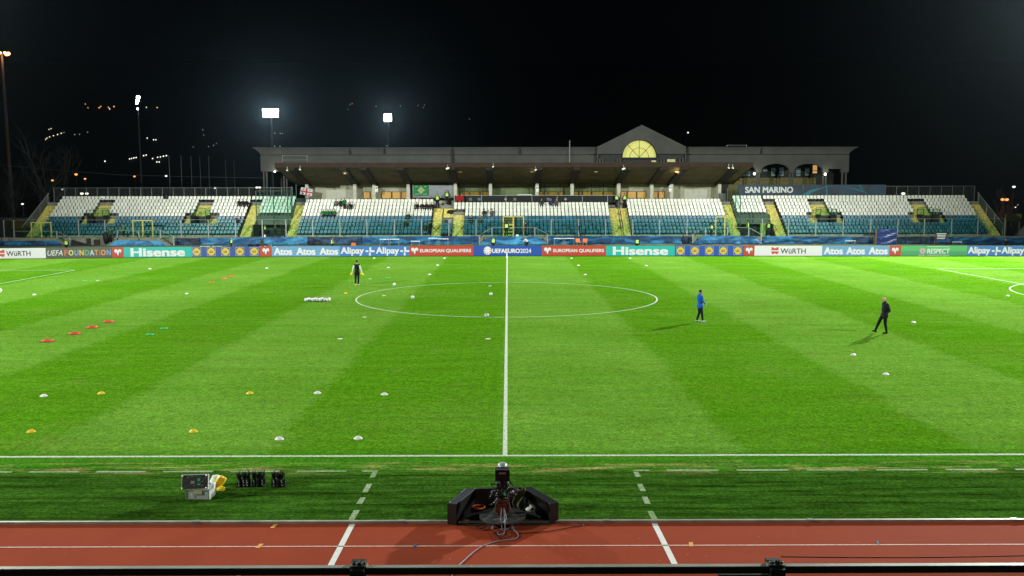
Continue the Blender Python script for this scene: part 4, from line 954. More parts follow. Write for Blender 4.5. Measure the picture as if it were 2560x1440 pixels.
b = MB(); b.box(HX(1132) - .04, HX(1132) + .04, YH - .56, YH + .02, zw, zt + .02)
hp(b, 'joint', M['greyd'])
for px in (877, 963, 1300, 1900): b = MB(); b.box(HX(px) - .012, HX(px) + .012, YH - .53, YH + .01, zg + .2, zt); hp(b, 'joint', M['greyd'])
# wall with arches at the right, as a cut-out polygon strip
arch = [(HX(1820), HX(1890)), (HX(1904), HX(1974)), (HX(1987), HX(2057))]
zs = HZ(427); za = HZ(410)
def arcpts(x0, x1): 
    c = (x0 + x1) / 2; hwid = (x1 - x0) / 2; return [(c - hwid * math.cos(PI * k / 16), zs + (za - zs) * math.sin(PI * k / 16)) for k in range(17)]
b = MB(); b.box(xl, gx0, YH, YH + .8, zw, zg - .002); 
xs = gx1; top = zg - .002
for (x0, x1) in arch:
    b.box(xs, x0, YH, YH + .8, HZ(432), top)
    ap = arcpts(x0, x1)
    for k in range(16):
        (xa, z0_), (xb, z1_) = ap[k], ap[k + 1]
        b.add([(xa, YH, z0_), (xb, YH, z1_), (xb, YH, top), (xa, YH, top), (xa, YH + .8, z0_), (xb, YH + .8, z1_), (xb, YH + .8, top), (xa, YH + .8, top)], [(0, 1, 2, 3), (7, 6, 5, 4), (4, 5, 1, 0), (3, 2, 6, 7)])
    xs = x1
b.box(xs, HX(2071), YH, YH + .8, HZ(432), top); b.box(HX(2071), HX(2105), YH, YH + .8, HZ(423), top); b.box(HX(2105), xr, YH, YH + .8, HZ(432), top)
hp(b, 'wall', M['grey'])
for (a, c) in ((1891.5, 1896), (1898, 1902), (1975, 1979), (1982, 1986), (2058, 2062.5), (2065, 2069.5), (2106, 2111), (2115, 2120), (655, 659.5), (662, 667), (706, 710), (713, 716.5)):
    b = MB(); x0, x1 = HX(a), HX(c); zc = HZ(432) if a > 1000 else zw
    b.lathe([(.5 * (x1 - x0), 0), (.5 * (x1 - x0), zc - .25), (.6 * (x1 - x0), zc - .15), (.6 * (x1 - x0), zc)], ((x0 + x1) / 2, YH + .4, 0), 10); hp(b, 'column', M['grey'])
for px in (680, 1830, 2085): b = MB(); b.lathe([(.18, 0), (.18, HZ(430))], (HX(px), YH + 5.5, 0), 8); hp(b, 'column', M['greyshade'])
# inner wall of the arcade
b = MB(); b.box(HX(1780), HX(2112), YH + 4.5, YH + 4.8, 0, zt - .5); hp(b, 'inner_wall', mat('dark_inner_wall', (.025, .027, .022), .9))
b = MB(); b.box(HX(1840), HX(2066), YH + 4.4, YH + 4.49, 0, HZ(444)); hp(b, 'lit_lower_wall', mat('yellow_lit_render', (.13, .12, .045), .9, var=.3))  # yellow lamp light painted onto the lower inner wall
for (px, v0, v1, m_) in ((1858, 430, 440, 0), (1870, 426, 440, 0), (1913, 420, 428, 0), (1933, 420, 440, 0), (1954, 419, 440, 0), (1996, 420, 440, 0), (2018, 421, 439, 0), (2037, 413, 433, 1)):
    b = MB(); Yi = YH + 4.38; x = W(px, 430, Yi).x; wd = .32; b.box(x - wd, x + wd, Yi - .02, Yi, W(px, v1, Yi).z, W(px, v0, Yi).z)
    f = hp(b, 'window', mat('pane_dim', (.05, .10, .10), .3, emit=(.06, .11, .11), es=.22) if m_ == 0 else mat('pane_lit', (.4, .3, .1), .5, emit=(1, .55, .2), es=.55))
    b = MB(); zc = W(px, v1 - 6, Yi).z; b.box(x - wd, x + wd, Yi - .05, Yi - .021, zc - .05, zc + .05); b.build('glazing_bar', M['black'], f)
WL = mat('white_bulb', (1, 1, 1), .5, emit=(1, .98, .85), es=6)
for (px, py) in ((1886, 434.5), (2063, 435.5), (687, 429)):
    p = W(px, py, YH - .3); b = MB(); b.ball(p, .17 if px > 1000 else .13, 0, 10, 8); hp(b, 'wall_lamp', WL)
    l = bpy.data.lights.new('wall_lamp_bulb', 'POINT'); l.energy = 45; l.color = (1, .93, .7); l.shadow_soft_size = .2; o = bpy.data.objects.new('wall_lamp_bulb', l); COL.objects.link(o); o.location = p + Vector((0, -.3, 0))
# gable
YP = YH - .9; c = W(1605, 312, YP); x0 = W(1493, 367, YP).x; x1 = W(1716, 367, YP).x; zb = W(1600, 367, YP).z; zl = W(1600, 385, YP).z; zbot = W(1600, 408, YP).z
wc = W(1600, 393, YP); wr = 43 / (F / (YP - CAMPOS.y)) ; cx_, cz_ = wc.x, wc.z
b = MB(); n = 24; arcs = [(cx_ - wr * math.cos(PI * k / n), cz_ + wr * math.sin(PI * k / n)) for k in range(n + 1)]
def topz(x): return zb + (c.z - zb) * (1 - abs(x - c.x) / ((x1 - x0) / 2)) if True else 0
b.add([(x0, YP, zl), (arcs[0][0], YP, zl), (arcs[0][0], YP, topz(arcs[0][0])), (x0, YP, zb)], [(0, 1, 2, 3)])
b.add([(arcs[-1][0], YP, zl), (x1, YP, zl), (x1, YP, zb), (arcs[-1][0], YP, topz(arcs[-1][0]))], [(0, 1, 2, 3)])
for k in range(n):
    (xa, z0_), (xb, z1_) = arcs[k], arcs[k + 1]
    za_, zb_ = max(z0_, zl), max(z1_, zl)
    seq = [(xa, za_), (xb, zb_), (xb, topz(xb))] + ([(c.x, c.z)] if xa < c.x < xb else []) + [(xa, topz(xa))]
    b.add([(q_[0], YP, q_[1]) for q_ in seq], [tuple(range(len(seq)))])
    b.add([(xa, YP, z0_), (xb, YP, z1_), (xb, YP + 1.0, z1_), (xa, YP + 1.0, z0_)], [(0, 1, 2, 3)])
b.add([(x0, YP, zb), (c.x, YP, c.z), (c.x, YP + 8, c.z), (x0, YP + 8, zb)], [(0, 1, 2, 3)]); b.add([(c.x, YP, c.z), (x1, YP, zb), (x1, YP + 8, zb), (c.x, YP + 8, c.z)], [(0, 1, 2, 3)])
b.add([(x0, YP, 5), (x0, YP, zb), (x0, YP + 8, zb), (x0, YP + 8, 5)], [(0, 1, 2, 3)]); b.add([(x1, YP, 5), (x1, YP, zb), (x1, YP + 8, zb), (x1, YP + 8, 5)], [(0, 1, 2, 3)])
hp(b, 'gable', M['grey'])
b = MB(); b.box(x0 + .1, arcs[0][0], YP + .5, YP + .9, zbot - 2, zl); b.box(arcs[-1][0], x1 - .1, YP + .5, YP + .9, zbot - 2, zl); b.box(arcs[0][0], arcs[-1][0], YP + .5, YP + .9, zbot - 2, cz_ - .3); hp(b, 'recess', M['greyshade'])
b = MB()
for px in (1500, 1507, 1544, 1551, 1653, 1660, 1700, 1708): b = MB(); x = W(px, 402, YP).x; b.box(x - .13, x + .13, YP + .1, YP + .4, zbot - 2, W(1600, 396, YP).z); hp(b, 'pilaster', M['grey'])
for x in (x0 + .08, x1 - .08): b = MB(); b.box(x - .07, x + .07, YP - .06, YP - .002, zbot - 2, zb - .05); hp(b, 'pilaster', M['grey'])
b = MB(); b.add([(x, YP + .9, z) for x, z in arcs], [tuple(range(n + 1))])
gl = hp(b, 'half_round_window', mat('lit_window', (.3, .3, .1), .6, emit=srgb(186, 186, 96), es=.95, var=.05))
b = MB()
for a_ in (90, 47, 133): t = R(a_); b.tube([(cx_, YP + .86, cz_), (cx_ + wr * math.cos(t), YP + .86, cz_ + wr * math.sin(t))], .035)
b.tube([(cx_ + wr * .55 * math.cos(PI * k / 16), YP + .86, cz_ + wr * .55 * math.sin(PI * k / 16)) for k in range(17)], .03)
b.tube([(cx_ + wr * math.cos(PI * k / 24), YP + .86, cz_ + wr * math.sin(PI * k / 24)) for k in range(25)], .07)
b.box(cx_ - wr - .1, cx_ + wr + .1, YP + .75, YP + .95, cz_ - .2, cz_); b.build('glazing_bars', M['black'], gl)
for (a, c2, v0, v1) in ((1629, 1640, 401, 405), (1668, 1688, 398, 405)): b = MB(); xa, xb = W(a, 400, YP + .45).x, W(c2, 400, YP + .45).x; b.box(xa, xb, YP + .44, YP + .47, W(a, v1, YP + .45).z, W(a, v0, YP + .45).z); hp(b, 'window', mat('dim_lit_pane', (.3, .3, .15), .6, emit=(.5, .45, .2), es=.5))
b = MB(); b.tube([(HX(1423), YH - .8, HZ(410)), (HX(1423), YH - .8, HZ(352))], .05); hp(b, 'aerial', mat('aerial_metal', (.3, .3, .3), .5))
for (a, c2, v0) in ((706, 768, 388), (1818, 1866, 362)):
    b = MB(); Yq = 70 if a < 1000 else YH + .5
    for px in (a, c2): b.tube([W(px, 406, Yq), W(px, v0, Yq)], .03, 5)
    b.tube([W(a, v0 + 1, Yq), W(c2, v0 + 1, Yq)], .03, 5); b.tube([W(a, v0 + 12, Yq), W(c2, v0 + 12, Yq)], .025, 5)
    tag(b.build('roof_railing', M['steel']), 'thin pipe railing on the roof, at the ' + ('left' if a < 1000 else 'right') + ' end of the canopy', 'railing')


# ------------------------------------------------------------------ training gear on the pitch
def cone_mesh(m, flat=False):
    b = MB(); b.lathe([(.120, 0), (.122, .006), (.105, .014), (.075, .045), (.045, .062), (.035, .063), (.030, .055)] if not flat else [(.10, 0), (.10, .006), (.06, .010), (.02, .010)], seg=18); return b.mesh('marker_cone', m, True)
cw, cy, cf = cone_mesh(M['white2']), cone_mesh(M['yel2']), cone_mesh(M['white2'], True)
def place(name, me, px, py, lab, cat, grp, s=1.0, z=0.0):
    p = G(px, py); o = bpy.data.objects.new(name, me); COL.objects.link(o); o.location = (p.x, p.y, z); o.scale = (s, s, s); return tag(o, lab, cat, grp)
WC = [(375, 672.5, 'below the far left turquoise board'), (667, 671, 'alone in front of the leftmost light blue board'), (935.5, 646, 'close to the azure board left of centre'), (1111, 646, 'close to the left orange red lettered board'), (971, 669.5, 'just behind the green ring by the walking man'), (1094, 663.5, 'below the left lettered orange red board, second from the boards'), (1074, 686.5, 'behind the left half of the centre circle'), (86, 737, 'alone near the left penalty arc'), (467, 734.5, 'alone between the red rings and the ball heap'), (109.5, 990.5, 'at the left end of the row of five, near the left edge'), (793.5, 983, 'in the row of five, second from its right end'), (961, 986.5, 'at the right end of the row of five'), (698.5, 1098, 'in the front row, left of the other white one'), (895.5, 1096.5, 'in the front row, nearest the halfway line'),
      (1428.5, 646, 'close to the boards just right of the halfway line'), (1575, 646, 'close to the right turquoise board'), (1446, 664, 'behind the right half of the centre circle, farther one'), (1615.5, 664.5, 'alone below the right turquoise board'), (1463, 687, 'behind the right half of the centre circle, nearer one'), (2519, 740, 'beside the right penalty arc'), (2283.5, 806.5, 'right of the bald man in the dark jacket'), (2133, 887.5, 'in front of the bald man, beyond the tip of his shadow'), (2214.5, 936, 'nearest the camera on the right half')]
for px, py, l in WC: place('marker_cone', cw, px, py, 'white dome cone ' + l, 'cone', 'white dome cones on the pitch', 1.0 if py > 700 else 1.15)
for px, py, l in ((253, 984, 'second from the left in the row of five'), (624.5, 984, 'in the middle of the row of five'), (78, 1079.5, 'at the left end of the front row'), (483.5, 1079.5, 'second in the front row, behind the open case'), (864, 733.5, 'alone between the ball heap and the walking man')): place('marker_cone', cy, px, py, 'yellow dome cone ' + l, 'cone', 'yellow dome cones on the pitch')
for px, py, l in ((960, 739, 'inside the left edge of the centre circle'), (911, 793, 'just outside the centre circle, lower left'), (850.5, 847, 'left of the halfway line, between circle and cones'), (1220, 847, 'close to the halfway line below the centre circle'), (244, 701, 'beside the far green ring near the left box'), (925, 697, 'behind the walking man in black and white'), (1225, 715, 'inside the far side of the centre circle')): place('flat_marker', cf, px, py, 'flat white marker disc ' + l, 'marker', 'flat marker discs on the pitch', 1.2)
def ring_mesh(m):
    b = MB(); pts = []
    for k in range(18): a = 2 * PI * k / 18; pts.append((.23 * math.cos(a), .23 * math.sin(a), .03 + .012 * math.sin(3 * a)))
    b.tube(pts, .022, 6, closed=True); b.tube([(p[0] * .8, p[1] * .8, p[2] + .02) for p in pts], .02, 6, closed=True)
    b.tube([(p[0] * .62 + .03, p[1] * .62, p[2] - .005) for p in pts], .018, 6, closed=True); return b.mesh('agility_ring', m, True)
rr, rg = ring_mesh(M['redp']), ring_mesh(M['greenp'])
for px, py, l in ((271.5, 805.5, 'farthest of the slanting row of four'), (230.5, 819.5, 'second farthest of the slanting row of four'), (187, 835, 'second nearest of the slanting row of four'), (119, 853.5, 'nearest of the slanting row of four'), (529.5, 705.5, 'leftmost of the far group'), (569, 693.5, 'third of the far group'), (581, 691, 'rightmost of the far group'), (559.5, 698.5, 'next to the small green ring in the far group')): place('agility_ring', rr, px, py, 'red ring bundle on the grass, ' + l, 'training ring', 'red training rings', 1.05 if py > 800 else .75)
for px, py, l in ((375.5, 837, 'nearer one of the pair'), (410.5, 822, 'farther one of the pair'), (212, 702, 'alone near the left penalty box'), (970, 695, 'behind the loose balls near the walking man'), (566, 696.5, 'in the far group of red rings')): place('agility_ring', rg, px, py, 'green ring bundle on the grass, ' + l, 'training ring', 'green training rings', .72 if py > 800 or px == 970 else .55)
def ball_mat():
    m = bpy.data.materials.new('ball_print'); m.use_nodes = True; N, L = nodes(m); b = N['Principled BSDF']; tc = N.new('ShaderNodeTexCoord').outputs['Object']
    v = N.new('ShaderNodeTexVoronoi'); v.feature = 'DISTANCE_TO_EDGE'; v.inputs['Scale'].default_value = 7; L.new(tc, v.inputs['Vector'])
    v2 = N.new('ShaderNodeTexVoronoi'); v2.inputs['Scale'].default_value = 7; L.new(tc, v2.inputs['Vector'])
    sel = math_(N, L, 'LESS_THAN', v.outputs[0], .055); sp_ = N.new('ShaderNodeSeparateXYZ'); L.new(v2.outputs['Color'], sp_.inputs[0]); sel2 = math_(N, L, 'MULTIPLY', sel, math_(N, L, 'GREATER_THAN', sp_.outputs[0], .45))
    L.new(mixc(N, L, sel2, (.80, .80, .84), (.03, .04, .12)), b.inputs['Base Color']); b.inputs['Roughness'].default_value = .4; return m
b = MB(); b.ball((0, 0, 0), .11, 0, 16, 12); bm_ = b.mesh('football', ball_mat(), True)
def football(x, y, z, lab, grp='loose footballs round the centre circle'):
    o = bpy.data.objects.new('football', bm_); COL.objects.link(o); o.location = (x, y, z); o.rotation_euler = (random.uniform(0, 6), random.uniform(0, 6), random.uniform(0, 6)); return tag(o, lab, 'football', grp)
for px, py, l in ((986, 715, 'just outside the far left edge of the centre circle'), (1031.5, 747.5, 'in the left half of the centre circle'), (1227, 739.5, 'inside the circle close to the halfway line'), (1216.5, 793, 'on the near edge of the centre circle')): p = G(px, py); football(p.x, p.y, .11, 'white football with dark marks ' + l)
Lb = G(763, 754); Rb = G(820, 754); n = 7
for k in range(7): football(Lb.x + .05 + k * .215, Lb.y + .10 * (k % 2) + random.uniform(-.03, .03), .11, 'white footballs heaped in a row left of the centre circle', 'heaped footballs')
for k in range(4): football(Lb.x + .16 + k * .40, Lb.y + .26, .115, 'white footballs heaped in a row left of the centre circle', 'heaped footballs')
# ------------------------------------------------------------------ open case, stacked cones, bottle carriers
p = G(494, 1249); cs = empty('equipment_case', (p.x, p.y, 0), R(-4), 'open silver case with a dark lid raised toward the stand camera', 'case')
wd, dp, ht = .50, .34, .22; b = MB()
b.box(-wd / 2, wd / 2, 0, .015, 0, ht); b.box(-wd / 2, wd / 2, dp - .015, dp, 0, ht); b.box(-wd / 2, -wd / 2 + .015, .0151, dp - .0151, 0, ht); b.box(wd / 2 - .015, wd / 2, .0151, dp - .0151, 0, ht); b.box(-wd / 2 + .015, wd / 2 - .015, .015, dp - .015, 0, .015); b.build('body', M['silver'], cs)
b = MB(); b.box(-wd / 2 - .008, wd / 2 + .008, -.008, .0, ht - .03, ht + .004); b.box(-wd / 2 - .008, wd / 2 + .008, -.008, .0, 0, .022)
for s in (-1, 1): b.box(s * (wd / 2 - .006) - .014, s * (wd / 2 - .006) + .014, -.0078, .0, .022, ht - .03); b.box(s * (wd / 2 + .004) - .004, s * (wd / 2 + .004) + .004, .0, dp, ht - .03, ht)
b.build('frame', mat('aluminium_edge', (.62, .64, .62), .3, .7), cs)
b = MB(); b.box(-.08, .10, -.014, -.009, .12, .20, 0); b.add([(-.16, -.012, .12), (-.14, -.012, .14), (-.06, -.012, .07), (-.08, -.012, .05)], [(3, 2, 1, 0)], 1); b.build('sticker', [mat('cream_sticker', (.6, .55, .38), .7), M['white2']], cs)
lid = empty('lid', (-.045, -.01, ht)); lid.parent = cs; lid.rotation_euler = (R(-16), R(-3), 0)
b = MB(); b.box(-wd / 2 - .045, wd / 2 + .03, .0, .05, .005, .315); b.build('shell', M['silver'], lid)
b = MB(); b.box(-wd / 2 - .03, wd / 2 + .015, -.008, -.001, .02, .300); b.build('dark_panel', mat('dark_lid', (.03, .032, .028), .5, var=.4, scale=12), lid)
b = MB()
for sx in (-1, 1):
    for sz in (.03, .285): b.ball((sx * (wd / 2 + .01) - .008, -.012, sz), .02, 0, 8, 6)
b.build('corner_cap', mat('corner_metal', (.5, .52, .5), .3, .8), lid)
b = MB(); b.box(-.09, -.01, -.013, -.009, .12, .18, 0); b.box(.03, .14, -.012, -.009, .07, .27, 1); b.lathe([(.0, 0), (.03, 0), (.03, .002), (0, .002)], seg=12, mi=2); k0 = len(b.v) - 48; b.v[k0:] = [(v[0] + .085, -.0135 - v[2], v[1] + .20) for v in b.v[k0:]]; b.box(.06, .12, -.0145, -.0125, .09, .12, 2)
for q_ in range(7): xx_ = random.uniform(-.22, .22); zz_ = random.uniform(.04, .27); b.box(xx_, xx_ + .03, -.0115, -.0085, zz_, zz_ + .012, 0)
b.build('decal', [mat('grey_decal', (.25, .25, .25), .6), mat('green_decal', (.01, .07, .03), .6), mat('teal_decal', (.05, .35, .22), .6)], lid)
b = MB(); b.box(.20, .235, dp - .12, dp - .02, ht - .02, ht + .09, 0, Matrix.Rotation(R(8), 4, 'Y')); b.build('white_flap', M['white2'], cs)
def cone_stack(px, py, m, lab, n, s, tilt):
    p = G(px, py); c = empty('cone_stack', (p.x, p.y, .0), 0, lab, 'stacked cones')
    for k in range(n):
        b = MB(); b.lathe([(.12 * s, 0), (.122 * s, .006), (.10 * s, .014), (.06 * s, .055 * s), (.03 * s, .062 * s)], seg=16)
        o = b.build('marker_cone', m, c, smooth=True); T = Matrix.Rotation(tilt, 4, 'Y') @ Matrix.Translation((0, 0, .016 * k)); o.location = T.to_translation() + Vector((0, 0, .10 * s * abs(math.sin(tilt)))); o.rotation_euler = T.to_euler()
cone_stack(538, 1214, M['white2'], 'pile of white dome cones against the open case', 9, 1.05, R(28))
cone_stack(560, 1217, M['yel2'], 'pile of yellow dome cones right of the case', 9, 1.0, R(-60))
cone_stack(552, 1225, M['yel2'], 'small pile of yellow dome cones in front of the larger yellow pile', 3, .75, R(5))
def carrier(px, py, lab):
    p = G(px, py); c = empty('bottle_carrier', (p.x, p.y, 0), R(4), lab, 'bottle carrier', 'black bottle carriers by the dashed line'); b = MB()
    b.box(-.15, .15, -.085, .085, 0, .012); b.box(-.145, .145, -.02, .02, .0121, .17); b.box(-.15, .15, -.085, -.078, .085, .10); b.box(-.14, .14, .078, .085, .085, .10); b.tube([(-.136, 0, .012), (-.136, 0, .30), (.136, 0, .30), (.136, 0, .012)], .007); b.build('crate', M['black'], c)
    for i in range(3):
        for j in range(2):
            x, y = -.092 + .092 * i + random.uniform(-.012, .012), -.04 + .08 * j + random.uniform(-.01, .01)
            b = MB(); b.lathe([(.036, .012), (.038, .06), (.034, .10), (.037, .16), (.030, .185), (.033, .20)], (x, y, 0), 10); o = b.build('bottle', mat('black_bottle', (.008, .008, .009), .3, spec=.7), c, smooth=False)
            b = MB(); b.lathe([(.034, .20), (.034, .222), (.014, .232), (.011, .258), (.016, .264), (.010, .285)], (x, y, 0), 8)
            for q_ in range(12): a = random.uniform(0, 6.28); rr2 = random.uniform(.03, .055); b.tube([(x + .02 * math.cos(a), y + .02 * math.sin(a), .20), (x + rr2 * math.cos(a), y + rr2 * math.sin(a), random.uniform(.24, .36))], .009, 4, r2=.005)
            b.build('cap', M['black'], o)
            if j == 0 and i != 1 or (i == 1 and j == 0 and px < 640):
                b = MB()
                for q_ in range(4): z_ = .04 + q_ * .034; sx_ = .006 * (-1) ** q_; b.box(x - .010 + sx_, x + .010 + sx_, y - .0425, y - .0375, z_, z_ + .012); b.box(x + sx_ - .010, x + sx_ - .004, y - .0424, y - .0374, z_ + .0121, z_ + .026)
                b.build('lettering', M['white2'], o)
carrier(610, 1216, 'black carrier of drinking bottles, leftmost and closest to the yellow cones'); carrier(647, 1215, 'black carrier of drinking bottles between the other two'); carrier(696, 1216, 'black carrier of drinking bottles standing apart on the right')
# ------------------------------------------------------------------ camera pit
fy = G(1257, 1313).y; pit = empty('padded_barrier', (0, fy, 0), 0, 'black padded three sided barrier round the television camera', 'padded barrier'); H_ = .42
PADM = mat('black_vinyl', (.010, .014, .015), .38, var=.15, spec=.5)
def pad(p0, p1, th, name='pad'):
    (x0, y0), (x1, y1) = p0, p1; d = Vector((x1 - x0, y1 - y0)).normalized(); nrm = Vector((d.y, -d.x)) * th
    b = MB(); q_ = [(x0, y0), (x1, y1), (x1 + nrm.x, y1 + nrm.y), (x0 + nrm.x, y0 + nrm.y)]
    b.add([(x, y, z) for z in (.0, H_) for x, y in q_], [(0, 1, 2, 3)[::-1], (4, 5, 6, 7), (0, 1, 5, 4), (1, 2, 6, 5), (2, 3, 7, 6), (3, 0, 4, 7)]); o = b.build(name, PADM, pit)
    m_ = o.modifiers.new('bevel', 'BEVEL'); m_.width = .012; m_.segments = 2
    b = MB(); b.tube([(x0, y0, H_ + .002), (x1, y1, H_ + .002)], .006, 5); b.build('seam', mat('grey_seam', (.14, .14, .14), .6), o)
def loc2(px, py, z): p = G(px, py, z); return (p.x, p.y - fy)
A1 = loc2(1141, 1261, H_); A2 = loc2(1188, 1222, H_); B1 = loc2(1375, 1259, H_); B2 = loc2(1306, 1219, H_)
pad(A2, A1, .20); pad(B1, B2, .20); pad((A2[0] - .02, A2[1] - .02), (B2[0] - .01, B2[1] - .02), -.09)
b = MB()
for (x, z, w_, h_, s) in ((A1[0] + .1, .12, .10, .20, .5), (B1[0] - .16, .10, .10, .22, -.7)):
    y = -.05 + .25; b.box(-w_ / 2, w_ / 2, -.003, .003, -h_ / 2, h_ / 2, 0, Matrix.Translation((x, y, z + .05)) @ Matrix.Rotation(R(66 if s > 0 else -52), 4, 'Z'))
b = MB(); b.add([(A1[0] - .02, -.02, .006), (B1[0] + .02, -.02, .006), (B2[0] + .1, B2[1] + .05, .006), (A2[0] - .1, A2[1] + .05, .006)], [(0, 1, 2, 3)]); b.build('black_floor_sheet', M['blackm'], pit)  # black sheet added to darken the inside of the barrier
# floor plate
p0 = G(1256, 1310, .14); pl = empty('camera_platform', (p0.x, p0.y + .46, 0), 0, 'round dark platform on adjustable feet carrying the television camera', 'platform')
b = MB(); b.lathe([(.455, .12), (.46, .125), (.46, .15), (.44, .155), (.0, .155)], seg=40); b.build('disc', mat('worn_grey_disc', (.09, .095, .09), .45, .3, var=.3, scale=9), pl)
for a_ in (-60, -120, 40, 140): x, y = .36 * math.cos(R(a_)), .36 * math.sin(R(a_)); b = MB(); b.tube([(x, y, .125), (x, y, .02)], .014); b.lathe([(.045, 0), (.045, .012), (.02, .03)], (x, y, 0), 12); b.build('foot', M['steel'], pl)
pc = empty('television_camera', (p0.x + .0, p0.y + .50, .155), 0, 'black broadcast camera on a short pedestal seen from behind', 'camera')
b = MB(); b.lathe([(.11, 0), (.10, .04), (.05, .08), (.045, .34), (.08, .38)], seg=16); b.build('pedestal', M['black'], pc)
b = MB(); b.box(-.135, .135, -.13, .12, .30, .36); b.prism([(-.16, .14), (-.13, .30), (-.085, .34), (-.085, .10), (-.12, .08)], 'y', -.16, -.12); b.prism([(.16, .14), (.13, .30), (.085, .34), (.085, .10), (.12, .08)], 'y', -.16, -.12); b.build('head_bracket', mat('brushed_grey', (.25, .24, .21), .4, .5), pc)
b = MB(); b.box(-.125, .125, -.23, -.165, .06, .34, 0)
for z in (.14, .20, .26): b.box(-.07, .07, -.24, -.231, z, z + .022, 1)
for sx in (-1, 1):
    for z in (.09, .31): b.ball((sx * .105, -.235, z), .012, 2, 6, 5)
b.build('control_box', [mat('maroon_box', (.085, .022, .015), .45, var=.2, scale=12), mat('maroon_light', (.16, .05, .035), .5), M['steel']], pc)
b = MB(); b.box(-.115, .115, -.15, .28, .39, .70, 0); b.box(-.09, .09, -.20, -.151, .41, .66, 0); b.box(.02, .07, -.206, -.2, .44, .52, 1); b.build('body', [M['black'], mat('dim_screen', (.01, .08, .06), .4, emit=(.02, .25, .18), es=.35)], pc)
b = MB(); b.box(-.12, .12, .281, .80, .38, .70, 0); b.lathe([(.0, 0), (.12, .02), (.12, .06), (0.02, .07)], seg=18, mi=0); k0 = len(b.v) - 72; b.v[k0:] = [(v[0], .80 + v[2], .54 + v[1]) for v in b.v[k0:]]; b.build('lens_box', M['black'], pc)
b = MB(); b.box(-.135, .135, -.16, .06, .72, .93, 0); b.prism([(-.17, .74), (-.17, .95), (-.24, .96), (-.22, .73)], 'x', -.14, -.13); b.prism([(-.17, .74), (-.17, .95), (-.24, .96), (-.22, .73)], 'x', .13, .14); b.prism([(-.16, .94), (-.16, .955), (-.26, .965), (-.26, .95)], 'x', -.14, .14)
b.box(-.065, .065, -.166, -.161, .85, .89, 1); b.build('viewfinder', [M['black'], mat('tape_grey', (.35, .37, .33), .6)], pc)
b = MB(); b.ball((0, .22, .90), .10, 0, 14, 9, (1, 1.3, .75)); b.build('rain_cover', mat('silver_cover', (.42, .44, .43), .3, .2, var=.2, scale=30), pc, smooth=True)
rnd = random.Random(3); b = MB()
for k in range(70):
    x, z, y = rnd.uniform(-.15, .15), rnd.uniform(.38, .72), rnd.uniform(-.22, -.16); pts = [(x, y, z)]
    for q_ in range(3): pts.append((pts[-1][0] + rnd.uniform(-.07, .07), min(-.155, pts[-1][1] + rnd.uniform(-.03, .03)), pts[-1][2] + rnd.uniform(-.09, .06)))
    b.tube(pts, rnd.uniform(.004, .010), 5, 0)
for k in range(26): b.ball((rnd.uniform(-.15, .15), rnd.uniform(-.24, -.19), rnd.uniform(.38, .72)), rnd.uniform(.006, .013), 1, 6, 4)  # steel beads added as glints among the cables
b.build('cables', [mat('glossy_cable', (.015, .015, .016), .2, spec=.9), M['steel']], pc, smooth=True)
for s in (-1, 1):
    b = MB(); b.tube([(s * .10, -.05, .45), (s * .20, -.22, .42), (s * (.24 if s > 0 else .20), -.34, .50)], .012); b.ball((s * (.24 if s > 0 else .20), -.35, .50), .03, 0, 8, 6); b.lathe([(.05, 0), (.06, .05), (.03, .09)], (s * .17, -.08, .42), 10); b.build('pan_handle', M['black'], pc)
b = MB(); b.tube([(.12, -.1, .68), (.2, -.2, .66), (.26, -.3, .56)], .012); b.tube([(.12, -.05, .74), (.22, -.22, .60)], .01); b.build('monitor_arm', M['black'], pc)
# things round the platform
def coil(px, py, z, r, m, lab, n=4, th=.012, cat='cable coil'):
    p = G(px, py, z); b = MB(); pts = []
    rr_ = random.Random(int(px))
    for k in range(n * 16): a = 2 * PI * k / 16; q_ = r * (1 + .12 * math.sin(a * .37 + k)); pts.append((q_ * math.cos(a), q_ * .9 * math.sin(a), th + .004 * (k // 16) + .004 * math.sin(a * 3)))
    b.tube(pts, th, 5); return tag(b.build('cable_coil', m, loc=(p.x, p.y, z), smooth=True), lab, cat)
coil(1197, 1270, .06, .12, M['orange'], 'orange cable coil inside the padded barrier', 5, .014)
b = MB(); b.box(-.16, .16, -.1, .12, 0, .055); tag(b.build('stage_block', M['black'], loc=(*G(1197, 1275, .0).xy, 0)), 'black block under the orange cable coil', 'block')
p = G(1325, 1292, .0); b = MB(); b.ball((0, 0, .09), .07, 0, 8, 6, (1.3, .9, .7)); b.ball((.05, .03, .14), .05, 0, 8, 6, (1.4, .5, .7), Matrix.Rotation(.6, 3, 'Y')); b.ball((.04, -.03, .10), .03, 1, 6, 5); tag(b.build('crumpled_cloth', [M['white2'], M['black']], loc=(p.x, p.y, .155 - .09), smooth=False), 'crumpled white and black cloth right of the round platform', 'cloth')
p = G(1310, 1262, .2); b = MB(); nn = 12; vs = []; fs = []
for i in range(nn + 1):
    for j in range(nn + 1):
        u, v = i / nn, j / nn; vs.append((-.11 + .22 * u + .03 * math.sin(v * 7), -.03 * math.sin(u * 9 + v * 4) - .05 * v, .44 - .40 * v + .03 * math.sin(u * 8)))
for i in range(nn):
    for j in range(nn): k = i * (nn + 1) + j; fs.append((k, k + 1, k + nn + 2, k + nn + 1))
b.add(vs, fs); jk = b.build('hung_jacket', mat('olive_cloth', (.10, .10, .055), .9, var=.4, scale=14), smooth=True); jk.location = (B2[0] - .06, fy + B2[1] - .16, 0); jk.modifiers.new('thickness', 'SOLIDIFY').thickness = .015; tag(jk, 'olive jacket hung over the inside of the padded barrier', 'jacket')
CAB = mat('lilac_cable', (.30, .28, .36), .5); BKC = mat('black_cable', (.012, .012, .012), .5)
